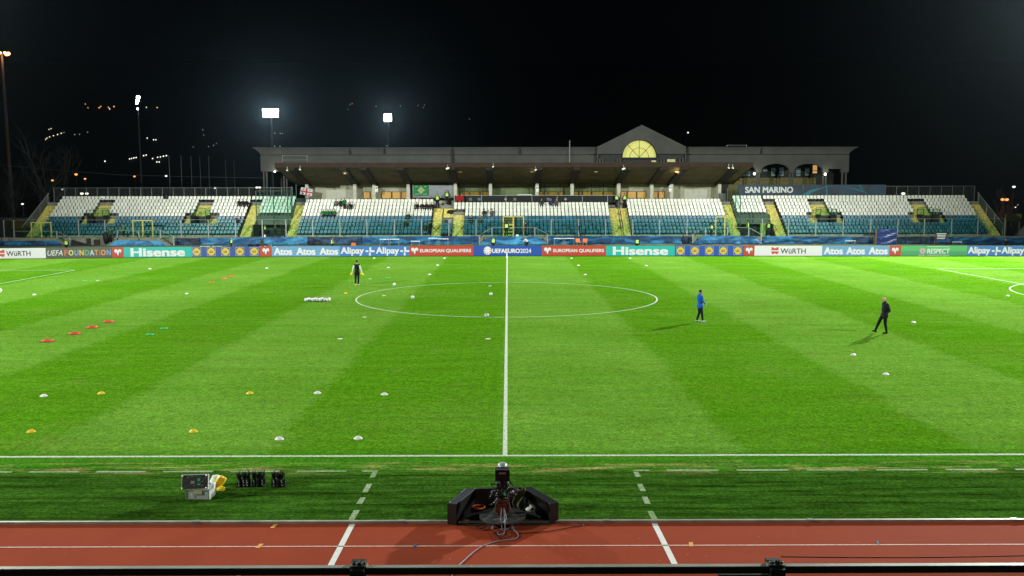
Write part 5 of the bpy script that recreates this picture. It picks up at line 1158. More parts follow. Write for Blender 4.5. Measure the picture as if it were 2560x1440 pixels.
def cable(pts, r, m, lab, z=.0):
    q_ = [G(px, py) for px, py in pts]; P = [(v.x, v.y, r + z) for v in q_]
    # smooth the run
    out = []
    for i in range(len(P) - 1):
        a = P[max(i - 1, 0)]; b0 = P[i]; c = P[i + 1]; d = P[min(i + 2, len(P) - 1)]
        for t in (0, .2, .4, .6, .8): out.append(tuple(.5 * ((2 * b0[k]) + (-a[k] + c[k]) * t + (2 * a[k] - 5 * b0[k] + 4 * c[k] - d[k]) * t * t + (-a[k] + 3 * b0[k] - 3 * c[k] + d[k]) * t ** 3) for k in range(3)))
    out.append(P[-1]); b = MB(); b.tube(out, r, 6); return tag(b.build('cable', m, smooth=True), lab, 'cable')
cable([(1262, 1322), (1250, 1326), (1243, 1333), (1249, 1338), (1260, 1335), (1262, 1326), (1275, 1323), (1290, 1330), (1296, 1340), (1290, 1347), (1275, 1351), (1252, 1353), (1230, 1358), (1205, 1367), (1185, 1380), (1168, 1395), (1152, 1410), (1140, 1422), (1130, 1440), (1120, 1480)], .010, CAB, 'lilac grey cable looping from the platform across the track')
cable([(1460, 1314), (1420, 1321), (1380, 1328), (1330, 1333), (1300, 1334), (1285, 1330)], .007, BKC, 'thin black cable running right from the platform', .004)
cable([(1195, 1320), (1210, 1327), (1225, 1321), (1215, 1316), (1200, 1322), (1190, 1317), (1212, 1312), (1240, 1322)], .006, BKC, 'tangled black cable left of the lilac loop', .004)
cable([(1228, 1330), (1240, 1342), (1258, 1345), (1272, 1338), (1262, 1328), (1246, 1330), (1236, 1341), (1250, 1350), (1280, 1342), (1270, 1330)], .006, BKC, 'tangled black cable inside the lilac loop', .022)
b = MB()
for (pts) in ([(-.02, -.24, .20), (-.03, -.30, .02), (-.02, -.46, -.02), (.0, -.56, -.13)], [(.03, -.24, .20), (.04, -.3, .02), (.05, -.5, -.01), (.05, -.58, -.13)], [(.04, -.24, .18), (.08, -.34, .03), (.02, -.42, .0), (.05, -.52, -.01)]): b.tube(pts, .008, 5)
b.build('trailing_cable', CAB, pc, smooth=True)
# ------------------------------------------------------------------ barrier of the near stand
YR_ = -52.6; RT = W(1280, 1418, YR_).z
fr = empty('front_barrier', (0, YR_, 0), 0, 'dark handrail barrier with clear panels in front of the photographer', 'barrier')
RM = mat('lit_rail_tone', (.45, .48, .42), .55, .2, var=.2, scale=6); BM = mat('rail_black', (.006, .006, .006), .6)  # rail tone lightened to paint the light on its top face
b = MB(); b.add([(-9, 0, RT - .006), (9, 0, RT + .006), (9, .024, RT + .006), (-9, .024, RT - .006), (-9, 0, RT - .026), (9, 0, RT - .014), (9, .024, RT - .014), (-9, .024, RT - .026)], [(0, 1, 2, 3), (7, 6, 5, 4), (4, 5, 1, 0), (2, 6, 7, 3)]); b.build('rail', RM, fr)
b = MB(); b.box(-9, 9, -.004, -.001, RT - .026, RT - .005, 0, Matrix.Rotation(R(-.038), 4, 'Y')); b.build('rail_face', BM, fr)
zd = 4.05
for px in (895, 1940, -450, 2990):
    x = W(px, 1430, YR_).x; b = MB(); b.box(x - .026, x + .026, -.03, -.006, zd, RT + .0); b.box(x - .028, x + .024, .026, .05, zd, RT + .012); b.build('post', BM, fr)
    b = MB(); b.box(x - .030, x + .032, -.004, .030, RT + .001, RT + .007, 0)
    for dx in (-.012, .008): b.tube([(x + dx, .0, RT + .012), (x + dx + .012, .03, RT + .013)], .006, 6, 1)
    b.ball((x - .02, .012, RT + .010), .005, 2, 6, 4); b.ball((x + .024, .012, RT + .010), .006, 2, 6, 4); b.build('clamp', [RM, BM, M['steel']], fr)
b = MB(); xs_ = [W(p_, 1430, YR_).x for p_ in (-450, 895, 1940, 2990)]
for a, c in zip(xs_[:-1], xs_[1:]): b.box(a + .035, c - .035, .008, .014, zd + .05, RT - .03)
b.build('clear_panel', M['glass2'], fr)
b = MB(); a_, c_ = W(1958, 1404, YR_).x, W(2620, 1402, YR_).x; b.tube([(a_ + (c_ - a_) * t, .03, RT + .024 - .006 * math.sin(PI * t) + .003 * t) for t in [k / 16 for k in range(17)]], .0022, 5); b.build('thin_wire', BM, fr)
a_, c_ = W(1797, 1433, YR_ + .03).x, W(1922, 1433, YR_ + .03).x
b = MB(); b.box(a_, c_, .02, .03, zd + .3, RT - .042, 0); b.box(a_ - .004, c_ + .004, .015, .034, RT - .0415, RT - .038, 1); b.box(a_ - .005, a_ - .001, .015, .034, zd + .3, RT - .042, 1); tag(b.build('dark_plate', [mat('dark_marbled', (.012, .016, .012), .3, var=.8, scale=40), mat('plate_edge', (.12, .12, .09), .5)], loc=(0, YR_, 0)), 'dark marbled plate hung under the rail beside the right post', 'plate')
b = MB(); b.box(-30, 30, -62, -52.5, -.02, zd, 0); tag(b.build('near_stand_deck', M['concrete']), 'concrete deck of the near stand below the front barrier', 'stand')

# ------------------------------------------------------------------ people
from bpy import context
def skin_join(prims, voxel, name, mats, parent=None, smooth_it=3):
    """prims: ('c', p0, p1, r0, r1, mat) capsules or ('e', centre, (rx, ry, rz), mat) ellipsoids joined into one closed surface"""
    b = MB()
    for q_ in prims:
        if q_[0] == 'c': b.tube([q_[1], q_[2]], q_[3], 12, r2=q_[4]); b.ball(q_[1], q_[3], 0, 12, 8); b.ball(q_[2], q_[4], 0, 12, 8)
        else: b.ball(q_[1], 1, 0, 16, 12, q_[2])
    me = b.mesh('tmp', [M['skin']]); ob = bpy.data.objects.new('tmp', me); COL.objects.link(ob)
    r = ob.modifiers.new('r', 'REMESH'); r.mode = 'VOXEL'; r.voxel_size = voxel
    s_ = ob.modifiers.new('s', 'SMOOTH'); s_.factor = .5; s_.iterations = smooth_it
    dg = context.evaluated_depsgraph_get(); dg.update(); out = bpy.data.meshes.new_from_object(ob.evaluated_get(dg)); bpy.data.objects.remove(ob)
    out.materials.clear()
    for m in mats: out.materials.append(m)
    n = len(out.polygons); cen = np.empty(n * 3); out.polygons.foreach_get('center', cen); cen = cen.reshape(-1, 3); best = np.full(n, 1e9); mi = np.zeros(n, int)
    for q_ in prims:
        if q_[0] == 'c':
            a = np.array(q_[1][:]); d = np.array(q_[2][:]) - a; L2 = max((d * d).sum(), 1e-9); t = np.clip(((cen - a) @ d) / L2, 0, 1); dist = np.linalg.norm(cen - (a + t[:, None] * d), axis=1) - (q_[3] + (q_[4] - q_[3]) * t); m = q_[5]
        else:
            c = np.array(q_[1][:]); rad = np.array(q_[2]); k = np.linalg.norm((cen - c) / rad, axis=1); dist = (k - 1) * rad.min(); m = q_[3]
        sel = dist < best; best[sel] = dist[sel]; mi[sel] = m
    out.polygons.foreach_set('material_index', mi.astype(np.int32)); out.polygons.foreach_set('use_smooth', [True] * n); out.name = name
    o = bpy.data.objects.new(name, out); COL.objects.link(o); o.parent = parent; return o
def cm(name, c, r=.75): return mat('cloth_' + name, c, r, var=.15, scale=6, spec=.2)
V = Vector
def person(x, y, z, h, rz, label, top=(.01, .01, .01), legs=(.01, .01, .012), shoes=(.6, .6, .6), sleeves=None, hair=(.01, .008, .006), skin=(.42, .23, .15), pose='stand', vest=False, J=None, voxel=.028, fingers=False, group=None, coat=0, gloves=None, hairkind='short'):
    k = h / 1.78 if pose != 'sit' else 1.0
    root = empty('person', (x, y, z), rz, label, 'person', group); root.scale = (k, k, k)
    j = dict(pelvis=V((0, 0, .96)), waist=V((0, 0, 1.12)), chest=V((0, .005, 1.33)), neck=V((0, .0, 1.50)), head=V((0, .02, 1.665)),
             shl=V((-.185, 0, 1.43)), shr=V((.185, 0, 1.43)), ell=V((-.245, -.02, 1.14)), elr=V((.245, -.02, 1.14)), wrl=V((-.255, .05, .90)), wrr=V((.255, .05, .90)),
             hil=V((-.09, 0, .92)), hir=V((.09, 0, .92)), knl=V((-.105, .02, .50)), knr=V((.105, .02, .50)), anl=V((-.11, -.02, .09)), anr=V((.11, -.02, .09)), tol=V((-.125, .13, .035)), tor=V((.125, .13, .035)))
    if pose == 'sit':
        dz = -.50
        for q_ in ('pelvis', 'waist', 'chest', 'neck', 'head', 'shl', 'shr'): j[q_] = j[q_] + V((0, .0 if q_ == 'pelvis' else .05 + .12 * (j[q_].z - 1.0), dz))
        j.update(hil=V((-.09, .02, .47)), hir=V((.09, .02, .47)), knl=V((-.14, .44, .50)), knr=V((.14, .44, .50)), anl=V((-.13, .42, .09)), anr=V((.13, .42, .09)), tol=V((-.14, .56, .035)), tor=V((.14, .56, .035)),
                 ell=V((-.27, .14, .66)), elr=V((.27, .14, .66)), wrl=V((-.10, .36, .58)), wrr=V((.10, .36, .58)))
    if J: j.update({a: V(c) for a, c in J.items()})
    SK, TP_, LG, SH, SL, DKm = 0, 1, 2, 3, 4, 5
    up = (j['neck'] - j['pelvis'])
    P = [('e', j['pelvis'], (.165, .12, .13), LG if not coat else TP_), ('e', j['waist'], (.165, .118, .17), TP_), ('e', j['chest'], (.18, .125, .19), TP_), ('c', j['shl'], j['shr'], .07, .07, TP_), ('c', j['neck'] - V((0, 0, .04)), j['head'] - V((0, .02, .07)), .055, .055, SK),
         ('e', j['head'], (.077, .098, .118), SK), ('e', j['head'] + V((0, .045, -.07)), (.05, .05, .05), SK), ('c', j['waist'], j['chest'], .12, .125, TP_)]
    for s_, a, e, w_, hp_, kn, an, to in (('l', 'shl', 'ell', 'wrl', 'hil', 'knl', 'anl', 'tol'), ('r', 'shr', 'elr', 'wrr', 'hir', 'knr', 'anr', 'tor')):
        P += [('c', j[a], j[e], .070, .054, SL), ('c', j[e], j[w_], .054, .038, SL), ('c', j[hp_], j[kn], .102, .074, LG), ('c', j[kn], j[an] + V((0, 0, .03)), .072, .056, LG), ('c', j[an] + V((0, -.035, -.04)), j[to], .045, .036, SH), ('c', j[an] + V((0, 0, -.04)), j[an] + V((0, 0, .02)), .045, .044, SH)]
        d = (j[w_] - j[e]).normalized(); side = -1 if s_ == 'l' else 1; HM = SK if gloves is None else DKm
        pc_ = j[w_] + d * .055; P.append(('c', j[w_], pc_, .028, .036, HM)); 
        if fingers:
            u = d.cross(V((side, 0, 0))); u = u.normalized() if u.length > .1 else V((0, 1, 0))
            for f_, (ln, off) in enumerate(((.070, -.027), (.080, -.009), (.074, .009), (.058, .026))):
                a0 = pc_ + u * off + d * .02; a1 = a0 + d * ln * .5; a2 = a1 + (d * .7 - V((side, 0, 0)) * .7).normalized() * ln * .5
                P += [('c', a0, a1, .0105, .010, HM), ('c', a1, a2, .010, .0085, HM)]
            t0 = pc_ - d * .01 - u * .02; P.append(('c', t0, t0 + (-u * .7 + d * .7 - V((side, 0, 0)) * .3).normalized() * .06, .012, .010, HM))
        else: P.append(('c', pc_, pc_ + d * .07, .034, .022, HM))
    if coat: P += [('e', j['pelvis'] + V((-.075, 0, -.08)), (.125, .15, .17), TP_), ('e', j['pelvis'] + V((.075, 0, -.08)), (.125, .15, .17), TP_), ('e', j['chest'] + V((0, -.03, -.02)), (.195, .15, .20), TP_), ('e', j['waist'] + V((0, 0, .05)), (.20, .155, .24), TP_), ('e', j['pelvis'] + V((0, 0, -.04)), (.195, .16, .20), TP_), ('c', j['neck'] - V((0, 0, .05)), j['neck'] + V((0, 0, .03)), .085, .075, TP_)]
    hd = j['head']
    if fingers or voxel < .02: P += [('c', hd + V((0, .095, .01)), hd + V((0, .118, -.022)), .010, .015, SK), ('e', hd + V((-.079, .0, -.01)), (.012, .02, .032), SK), ('e', hd + V((.079, .0, -.01)), (.012, .02, .032), SK), ('e', hd + V((0, .098, -.055)), (.026, .012, .009), 6), ('e', hd + V((-.03, .092, .012)), (.012, .010, .008), 7), ('e', hd + V((.03, .092, .012)), (.012, .010, .008), 7)]
    sc_ = sleeves or top
    key = '_%d_%d_%d' % tuple(int(c * 1000) for c in top); f = lambda c: '_%d_%d_%d' % tuple(int(q_ * 1000) for q_ in c)
    mats = [mat('skin' + f(skin), skin, .55, var=.05), cm('top' + f(top), top), cm('legs' + f(legs), legs), cm('shoe' + f(shoes), shoes), cm('sleeve' + f(sc_), sc_), cm('glove' + f(gloves or skin), gloves or skin), mat('lips', (.35, .10, .08), .5), mat('eye_dark', (.01, .01, .01), .3)]
    skin_join(P, voxel, 'body', mats, root, 2)
    if hair is not None:
        b = MB(); n = 14
        if hairkind == 'hood': b.ball(hd + V((0, -.02, .01)), 1, 0, n, 10, (.10, .115, .14))
        else:
            b.ball(hd + V((0, -.022, .035)), 1, 0, n, 10, (.084, .092, .100))
            if hairkind == 'long': b.ball(hd + V((0, -.07, -.10)), 1, 0, n, 8, (.075, .05, .16))
        b.build('hair' if hairkind != 'hood' else 'hood', mat('hair' + f(hair), hair, .7), root, smooth=True)
    if vest:
        b = MB(); ax = [(j['pelvis'] + V((0, 0, .10)), .178, .150), (j['waist'], .176, .150), (j['waist'] + (j['chest'] - j['waist']) * .6, .190, .158), (j['chest'] + V((0, 0, .05)), .200, .158), (j['shl'] * .5 + j['shr'] * .5 + V((0, 0, .0)), .17, .13), (j['neck'] + V((0, 0, -.02)), .085, .085)]
        vs = []; fs = []; seg = 18
        for c, rx, ry in ax:
            for q_ in range(seg): a = 2 * PI * q_ / seg; vs.append(c + V((rx * math.cos(a), ry * math.sin(a), 0)))
        mi = []
        for i in range(len(ax) - 1):
            for q_ in range(seg): fs.append((i * seg + q_, i * seg + (q_ + 1) % seg, (i + 1) * seg + (q_ + 1) % seg, (i + 1) * seg + q_))
        b.add(vs, fs); vo = b.build('high_visibility_vest', mat('hi_vis_lime', (.42, .75, .06), .5, emit=(.3, .6, .05), es=.0), root, smooth=True); vo.modifiers.new('t', 'SOLIDIFY').thickness = .01
        b = MB()
        for zc_, rx, ry in ((j['waist'] + V((0, 0, -.02)), .184, .158),): 
            vs = [zc_ + V((rx * math.cos(2 * PI * q_ / seg), ry * math.sin(2 * PI * q_ / seg), dz_)) for dz_ in (0, .05) for q_ in range(seg)]; b.add(vs, [(q_, (q_ + 1) % seg, seg + (q_ + 1) % seg, seg + q_) for q_ in range(seg)])
        b.build('reflective_band', mat('reflective', (.85, .88, .80), .4), vo)
    return root
# three on the pitch
def height(px, vt, Y): return W(px, vt, Y).z
p = G(893, 713.5); h = height(893, 650.5, p.y)
m1 = person(p.x, p.y, 0, h, R(2), 'man in a black waistcoat with white sleeves walking away with yellow cones', top=(.006, .006, .008), legs=(.006, .006, .008), shoes=(.65, .66, .64), sleeves=(.62, .66, .56), pose='walk', voxel=.010, fingers=True,
       J=dict(ell=(-.275, -.03, 1.17), elr=(.275, -.03, 1.17), wrl=(-.33, .03, .93), wrr=(.33, .03, .93), knl=(-.10, -.02, .52), anl=(-.085, -.20, .13), tol=(-.10, -.06, .035), knr=(.09, .06, .50), anr=(.07, .06, .09), tor=(.085, .21, .035)))
for s_, m_, lab, n_ in ((-1, M['yel2'], 'yellow cones carried in the left hand of the walking man', 5), (1, M['yel2'], 'yellow cones carried in the right hand of the walking man', 3)):
    k = h / 1.78; b = MB(); 
    for q_ in range(n_): b.lathe([(.12, 0), (.10, .012), (.05, .055), (.03, .06)], (0, 0, q_ * .012), 14, 0)
    if s_ < 0: b.lathe([(.12, 0), (.10, .012), (.05, .055)], (0, 0, -.02), 14, 1)
    o = b.build('held_cones', [m_, M['white2']], loc=(p.x + s_ * .355 * k, p.y + .03, .80 * k)); o.rotation_euler = (R(15), R(75 * s_ if s_ < 0 else 25), 0); tag(o, lab, 'cones')
p = G(1749, 804.5); h = height(1757, 724, p.y)
person(p.x, p.y, 0, h, R(-72), 'man in a long bright blue coat standing right of the centre circle', top=(.012, .12, .52), legs=(.008, .010, .02), shoes=(.62, .68, .72), sleeves=(.012, .12, .52), hair=(.015, .010, .008), skin=(.50, .27, .18), voxel=.010, fingers=True, coat=1, gloves=(.70, .72, .74),
       J=dict(ell=(-.25, .02, 1.15), wrl=(-.15, .22, 1.02), elr=(.25, .03, 1.15), wrr=(.16, .24, 1.0), head=(0, .04, 1.65), knl=(-.10, .03, .50), anl=(-.11, -.10, .09), tol=(-.13, .06, .035), knr=(.12, .06, .50), anr=(.15, .10, .09), tor=(.17, .26, .035)))
p = G(2207, 833); h = height(2214, 742.5, p.y)
person(p.x + .02, p.y, 0, h, R(98), 'bald man in a dark jacket striding with his hands in his pockets', top=(.010, .013, .020), legs=(.006, .007, .009), shoes=(.01, .01, .01), sleeves=(.013, .016, .024), hair=None, skin=(.62, .36, .26), voxel=.010, fingers=True, coat=1, gloves=(.010, .013, .020),
       J=dict(pelvis=(0, -.02, .95), waist=(0, -.04, 1.12), chest=(0, -.03, 1.33), neck=(0, -.02, 1.50), head=(0, .03, 1.66), shl=(-.185, -.05, 1.43), shr=(.185, -.05, 1.43), ell=(-.25, -.14, 1.14), wrl=(-.19, -.01, .95), elr=(.25, -.14, 1.14), wrr=(.19, -.01, .95),
              knl=(-.10, -.02, .50), anl=(-.11, -.10, .09), tol=(-.12, .06, .035), hil=(-.09, -.02, .90), hir=(.09, 0, .90), knr=(.10, .20, .52), anr=(.10, .36, .12), tor=(.11, .50, .12)))
DKT = (.008, .008, .010)
VESTG = 'stewards in high visibility vests'
# stewards on the ground behind the boards (feet on the far verge)
for px, vt, Y, rz, lab, hk in ((165, 596.5, 52, R(185), 'steward in a lime vest with raised dark arms, leftmost behind the boards', 'short'), (577, 592, 50.5, R(-100), 'steward in a lime vest in profile before the bright blue tarpaulin', 'short'), (831, 593.5, 50.5, R(-60), 'steward in a lime vest at the navy tarpaulin', 'short'), (1233, 591, 50.5, R(5), 'steward in a lime vest seen from behind near the halfway line', 'short'), (1593, 593, 50.5, R(-10), 'long haired steward in a lime vest behind the right turquoise board', 'long')):
    hh_ = 1.74; zz = W(px, vt, Y).z; person(W(px, 600, Y).x, Y, zz - hh_ , hh_, rz, lab, vest=True, pose='stand', hairkind=hk, group=VESTG, voxel=.024)
x = W(2515, 605, 51).x; person(x, 51, W(2515, 596, 51).z - 1.72, 1.72, R(80), 'man in black looking at a phone at the far right edge', J=dict(wrl=(-.10, .28, 1.15), wrr=(.10, .28, 1.12)), voxel=.026)
x = W(1318, 605, 52).x; zt_ = W(1318, 596, 52).z; person(x, 52, -.01, 1.78, R(60), 'crouching photographer in a pale jacket behind the royal blue board', top=(.5, .52, .5), sleeves=(.45, .46, .44), legs=DKT, hairkind='hood', hair=(.10, .14, .13), pose='sit', voxel=.026, J=dict(pelvis=(0, -.1, .50), waist=(0, .0, .62), chest=(0, .16, .76), neck=(0, .28, .90), head=(0, .36, 1.02), shl=(-.17, .22, .84), shr=(.17, .22, .84), ell=(-.2, .36, .62), elr=(.2, .36, .62), wrl=(-.08, .52, .74), wrr=(.08, .52, .74), hil=(-.09, -.05, .47), hir=(.09, -.05, .47), knl=(-.15, .25, .48), knr=(.15, .3, .12), anl=(-.15, .2, .09), anr=(.15, -.1, .08), tol=(-.15, .33, .035), tor=(.15, -.2, .04)))
b = MB(); b.box(-.07, .07, -.05, .05, -.05, .06); b.lathe([(.045, 0), (.05, .22)], seg=10); k0 = len(b.v) - 20; b.v[k0:] = [(v[0], .05 + v[2], v[1]) for v in b.v[k0:]]
o = b.build('photo_camera', M['black'], loc=(x - .52, 52.32, .80)); o.rotation_euler = (0, 0, R(60)); tag(o, 'black camera with a long lens held by the crouching photographer', 'camera')
# guards behind the fence, on walkway level or landings
def on(px, vt, Y, zf, rz, lab, **k): return person(W(px, 560, Y).x, Y, zf, max(1.5, min(1.95, W(px, vt, Y).z - zf)), rz, lab, **k)
LIME2 = dict(vest=True, group=VESTG)
on(1266, 553, 55.9, .94, 0, 'steward with long dark hair in a lime vest on the landing of the central gate', hairkind='long', **LIME2)
on(1314, 554, 55.9, .94, R(70), 'person in a dark jacket with a white badge right of the central gate', J=dict(knl=(-.12, -.12, .5), anl=(-.14, -.28, .09), tol=(-.15, -.14, .035)), voxel=.026)
on(275, 570, 55.8, .25, R(80), 'guard in a green vest facing the oval black bag', top=(.02, .10, .03), voxel=.026)
on(308, 564, 56.45, .93, R(60), 'guard with a pale cap on the walkway of the far left wing', top=(.10, .22, .04), hair=(.3, .3, .28), voxel=.026)
on(1779, 559, 55.9, .94, R(10), 'steward in a lime vest left of the rightmost yellow gate', **LIME2)
on(1869, 549, 57.3, .94, R(60), 'steward in a lime vest with raised hands inside the right tunnel', **LIME2)
on(1921, 554, 57.3, .94, R(-160), 'steward leaning beside the green door of the right tunnel', **LIME2)
b = MB(); xg = W(1903, 570, 57.2).x; b.box(xg, xg + .22, 57.6, 57.7, .94, 2.55); b.box(xg + .24, xg + .46, 57.6, 57.7, .94, 2.55); b.box(xg + .48, xg + .7, 57.6, 57.7, .94, 2.55); tag(b.build('folded_gate', mat('lime_paint', (.22, .35, .03), .6)), 'lime green folded gate inside the right tunnel', 'gate')
on(663, 561, 57.5, .94, R(150), 'steward in a lime vest inside the left tunnel', **LIME2)
on(688, 561, 59.0, .94, R(180), 'dark figure with a patterned top deep in the left tunnel', top=(.05, .09, .07), voxel=.03)
on(706, 556, 58.0, .94, R(170), 'tall dark figure near the right side of the left tunnel', voxel=.03)
on(1075, 552, 57.7, .95, R(60), 'tall person in black standing at the foot of the left twin stair', voxel=.028)
on(1448, 558, 56.7, .93, R(80), 'dark figure walking on the walkway right of the central landing', J=dict(knl=(-.12, -.10, .5), anl=(-.14, -.30, .09), tol=(-.15, -.16, .035), knr=(.1, .12, .5), anr=(.12, .28, .09), tor=(.12, .42, .035)), voxel=.028)
# on the upper landings
on(1094, 478, 63.35, rowZ(8) - .0, PI, 'steward in a lime vest at the top of the left twin stair', **LIME2)
on(1118, 474, 64.2, rowZ(9) - .0, R(170), 'steward in a lime vest before the pale wall cloth, nearer the column', **LIME2)
on(1541, 477, 63.45, rowZ(8), R(170), 'steward in a lime vest on the left of the wide stairs', **LIME2)
on(1561, 478, 63.45, rowZ(8), R(190), 'steward in a lime vest on the right of the wide stairs', **LIME2)
for px, lab in ((1145, 'person in a red tracksuit at the left end of the glazed boxes, left one'), (1154.5, 'person in a red tracksuit at the left end of the glazed boxes, right one')):
    on(px, 478.5, 63.3, rowZ(8) + .0, PI, lab, top=(.30, .012, .015), legs=(.16, .01, .012), sleeves=(.30, .012, .015), voxel=.028)
# seated
def sit(px, r, rz, lab, **k):
    Y = rowY(r) + .02; return person(W(px, 500, Y).x, Y + .02, rowZ(r) + .0, 1.75, PI + rz, lab, pose='sit', voxel=.03, **k)
GRN = (.008, .15, .035)
for px, r, lab, kw in ((808, 5, 'seated supporter in green, leftmost of the four', dict(top=GRN, hair=(.35, .33, .3))), (817.5, 5, 'seated supporter in green, second of the four', dict(top=GRN)), (827, 5, 'seated supporter in dark green with blue legs, third of the four', dict(top=(.006, .09, .03), legs=(.01, .02, .15))), (836, 5, 'long haired supporter in green, rightmost of the four', dict(top=GRN, hairkind='long', hair=(.03, .01, .008))),
                    (841, 8, 'seated supporter in a grey top above the green row', dict(top=(.12, .12, .12))), (853, 8, 'seated supporter in a black striped top above the green row', dict(top=(.03, .03, .03))), (876.5, 7, 'supporter in black seated right of the standing green one', dict(top=(.008, .008, .015))),
                    (1042, 7, 'dark clad spectator, leftmost of four beside the twin stair', {}), (1056, 7, 'dark clad spectator, second of four beside the twin stair', {}), (1067, 7, 'dark clad spectator, third of four beside the twin stair', {}), (1079, 7, 'dark clad spectator, rightmost of four beside the twin stair', dict(top=(.012, .012, .012))),
                    (1211, 5, 'seated spectator in dark camouflage in the central block', dict(top=(.03, .03, .025))), (1230, 5, 'seated spectator in a grey hooded top in the central block', dict(top=(.09, .09, .09), hairkind='hood', hair=(.09, .09, .09))),
                    (598, 8, 'dark clad spectator, left of three in the far left wing', {}), (607.5, 8, 'dark clad spectator, middle of three in the far left wing', {}), (617, 8, 'dark clad spectator, right of three in the far left wing', {}),
                    (1354, 8, 'dark green clad spectator seated under the glazed boxes', dict(top=(.02, .03, .02))), (1377, 8, 'spectator in a blue jacket seated under the glazed boxes', dict(top=(.02, .02, .16))), (1391, 8, 'spectator in black and white seated next to the blue jacket', dict(top=(.06, .06, .06))),
                    (1014, 2, 'dark green clad spectator low in the block left of the twin stairs', dict(top=(.01, .05, .02))), (1020, 4, 'dark clad spectator midway up the block left of the twin stairs', dict(top=(.01, .03, .02))), (1063, 1, 'patterned green clad spectator at the front beside the twin stairs', dict(top=(.03, .07, .03))), (1178, 3, 'dark clad spectator behind the fence right of the twin stairs, left one', {}), (1200, 3, 'green clad spectator behind the fence right of the twin stairs, right one', dict(top=(.03, .08, .03))), (591, 3, 'dark clad person low in the far left wing near the stair', {})):
    sit(px, r, 0, lab, **kw)
on(862.5, 494, rowY(7) - .25, rowZ(7), R(200), 'supporter in green standing beside the seated pair', top=GRN, J=None, voxel=.028)
b = MB(); b.ball((0, 0, .5), .45, 0, 12, 9, (.9, .5, 1.2)); b.ball((.05, 0, 1.05), .16, 0, 10, 8); tag(b.build('covered_tripod', M['black'], loc=(W(415, 495, YT - .5).x, YT - .5, rowZ(10) + .1)), 'black covered shape behind the top row of the far left wing', 'covered equipment')
b = MB(); b.ball((0, 0, .25), .42, 0, 12, 8, (1.3, .7, .8)); b.ball((-.2, 0, .4), .2, 0, 10, 8); tag(b.build('black_bag', M['black'], loc=(W(1128, 525, rowY(7)).x, rowY(7) - .1, rowZ(6) + .1)), 'black bag lying on the landing between the twin stairs', 'bag')

# ------------------------------------------------------------------ night background: slope, lamps, masts, trees
def hillz(y): return 0 if y < 220 else (y - 220) * .16
b = MB(); b.add([(-1800, 210, -2), (1800, 210, -2), (1800, 2400, hillz(2400) - 2), (-1800, 2400, hillz(2400) - 2)], [(0, 1, 2, 3)]); o = b.build('hillside', mat('dark_hill', (.008, .010, .009), .95)); o['kind'] = 'structure'
def lampmat(n, c, e): return mat('lamp_' + n, c, .5, emit=c, es=e)
LM = {'w': lampmat('white', (1, .95, .85), 1.6), 'y': lampmat('yellow', (1, .9, .5), 1.3), 'o': lampmat('orange', (1, .42, .12), 1.6), 'd': lampmat('dim', (.8, .85, .8), .5), 'r': lampmat('red', (1, .25, .15), 1.5)}
def lampat(px, py, r_px, kind, Y=None):
    d = ray(px, py)
    if Y is None:
        # where the view ray meets the slope
        Y = 900
        if d.z > 0:
            # z = c.z + d.z t ; y = c.y + d.y t ; z = (y-220)*.16
            den = d.z - .16 * d.y; t = ((CAMPOS.y - 220) * .16 - CAMPOS.z) / den if abs(den) > 1e-6 else 900 / d.y
            if t > 0: Y = min(CAMPOS.y + d.y * t, 2300)
    p = W(px, py, Y - 2); rad = r_px * (Y - CAMPOS.y) / F; p.z += rad * .5
    b = MB(); b.ball((0, 0, 0), rad, 0, 8, 6); return b.build('distant_lamp', LM[kind], loc=p)
HL = [(213.5, 260.5, 1.2, 'o'), (220, 270, 1.2, 'o'), (248, 270, 1.7, 'o'), (252, 266.5, 1.4, 'o'), (271, 269, 1.5, 'o'), (274, 273, 1.5, 'w'), (285, 267, 1.8, 'o'), (366, 269, 1.6, 'y'), (393, 269.5, 1.6, 'o'), (122.5, 324, 1.4, 'y'), (128, 322, 1.4, 'y'), (114.6, 349, 1.5, 'y'), (117.4, 345.6, 1.5, 'y'), (124, 343, 1.6, 'y'), (133.7, 340, 1.6, 'y'), (144, 337, 1.8, 'y'), (153, 334, 1.8, 'y'), (160, 331.5, 1.2, 'd'), (187, 337, 1.3, 'd'), (199, 336, 1.2, 'd'), (219, 331, 1.2, 'd'), (368, 346, 1.7, 'w'), (384, 350, 1.6, 'w'), (389.6, 350, 1.6, 'w'), (324, 398, 1.7, 'w'), (329, 397, 1.7, 'w'), (335, 395.6, 1.8, 'w'), (340.6, 394.6, 1.8, 'w'), (359, 390, 2, 'w'), (365.6, 388.5, 1.8, 'w'), (381.6, 397, 1.8, 'w'), (394, 394, 1.7, 'w'), (401, 393, 1.8, 'w'), (408.7, 391.5, 2, 'w'), (416, 390, 2, 'w'), (392, 405.7, 1.8, 'w'), (398, 405.7, 1.8, 'w'), (262.5, 404, 2.0, 'w'), (507, 325, 1.4, 'd'), (509, 338, 1.1, 'd'), (534, 364, 1.4, 'd'), (521.5, 367, 1.1, 'd'), (541, 359, 1.1, 'd'), (483, 368, 1.1, 'd'), (687, 333.5, 1.2, 'd'), (701, 334, 1.3, 'd'), (706, 334, 1.1, 'd'), (687, 366, 1.5, 'd'), (700, 366, 1.5, 'd'), (875, 262, 1.3, 'd'), (880.5, 259.7, 1.6, 'r'), (870, 274, 1.1, 'd'), (940, 266.5, 1.3, 'd'), (1001, 265.5, 1.1, 'd'), (1045, 263.7, 1.1, 'd'), (1058, 269, 1.2, 'd'), (1061, 263, 1.1, 'd'), (1720, 332.5, 2.2, 'w'), (1174, 298, 1.4, 'd'), (967, 365, 1.4, 'd')]
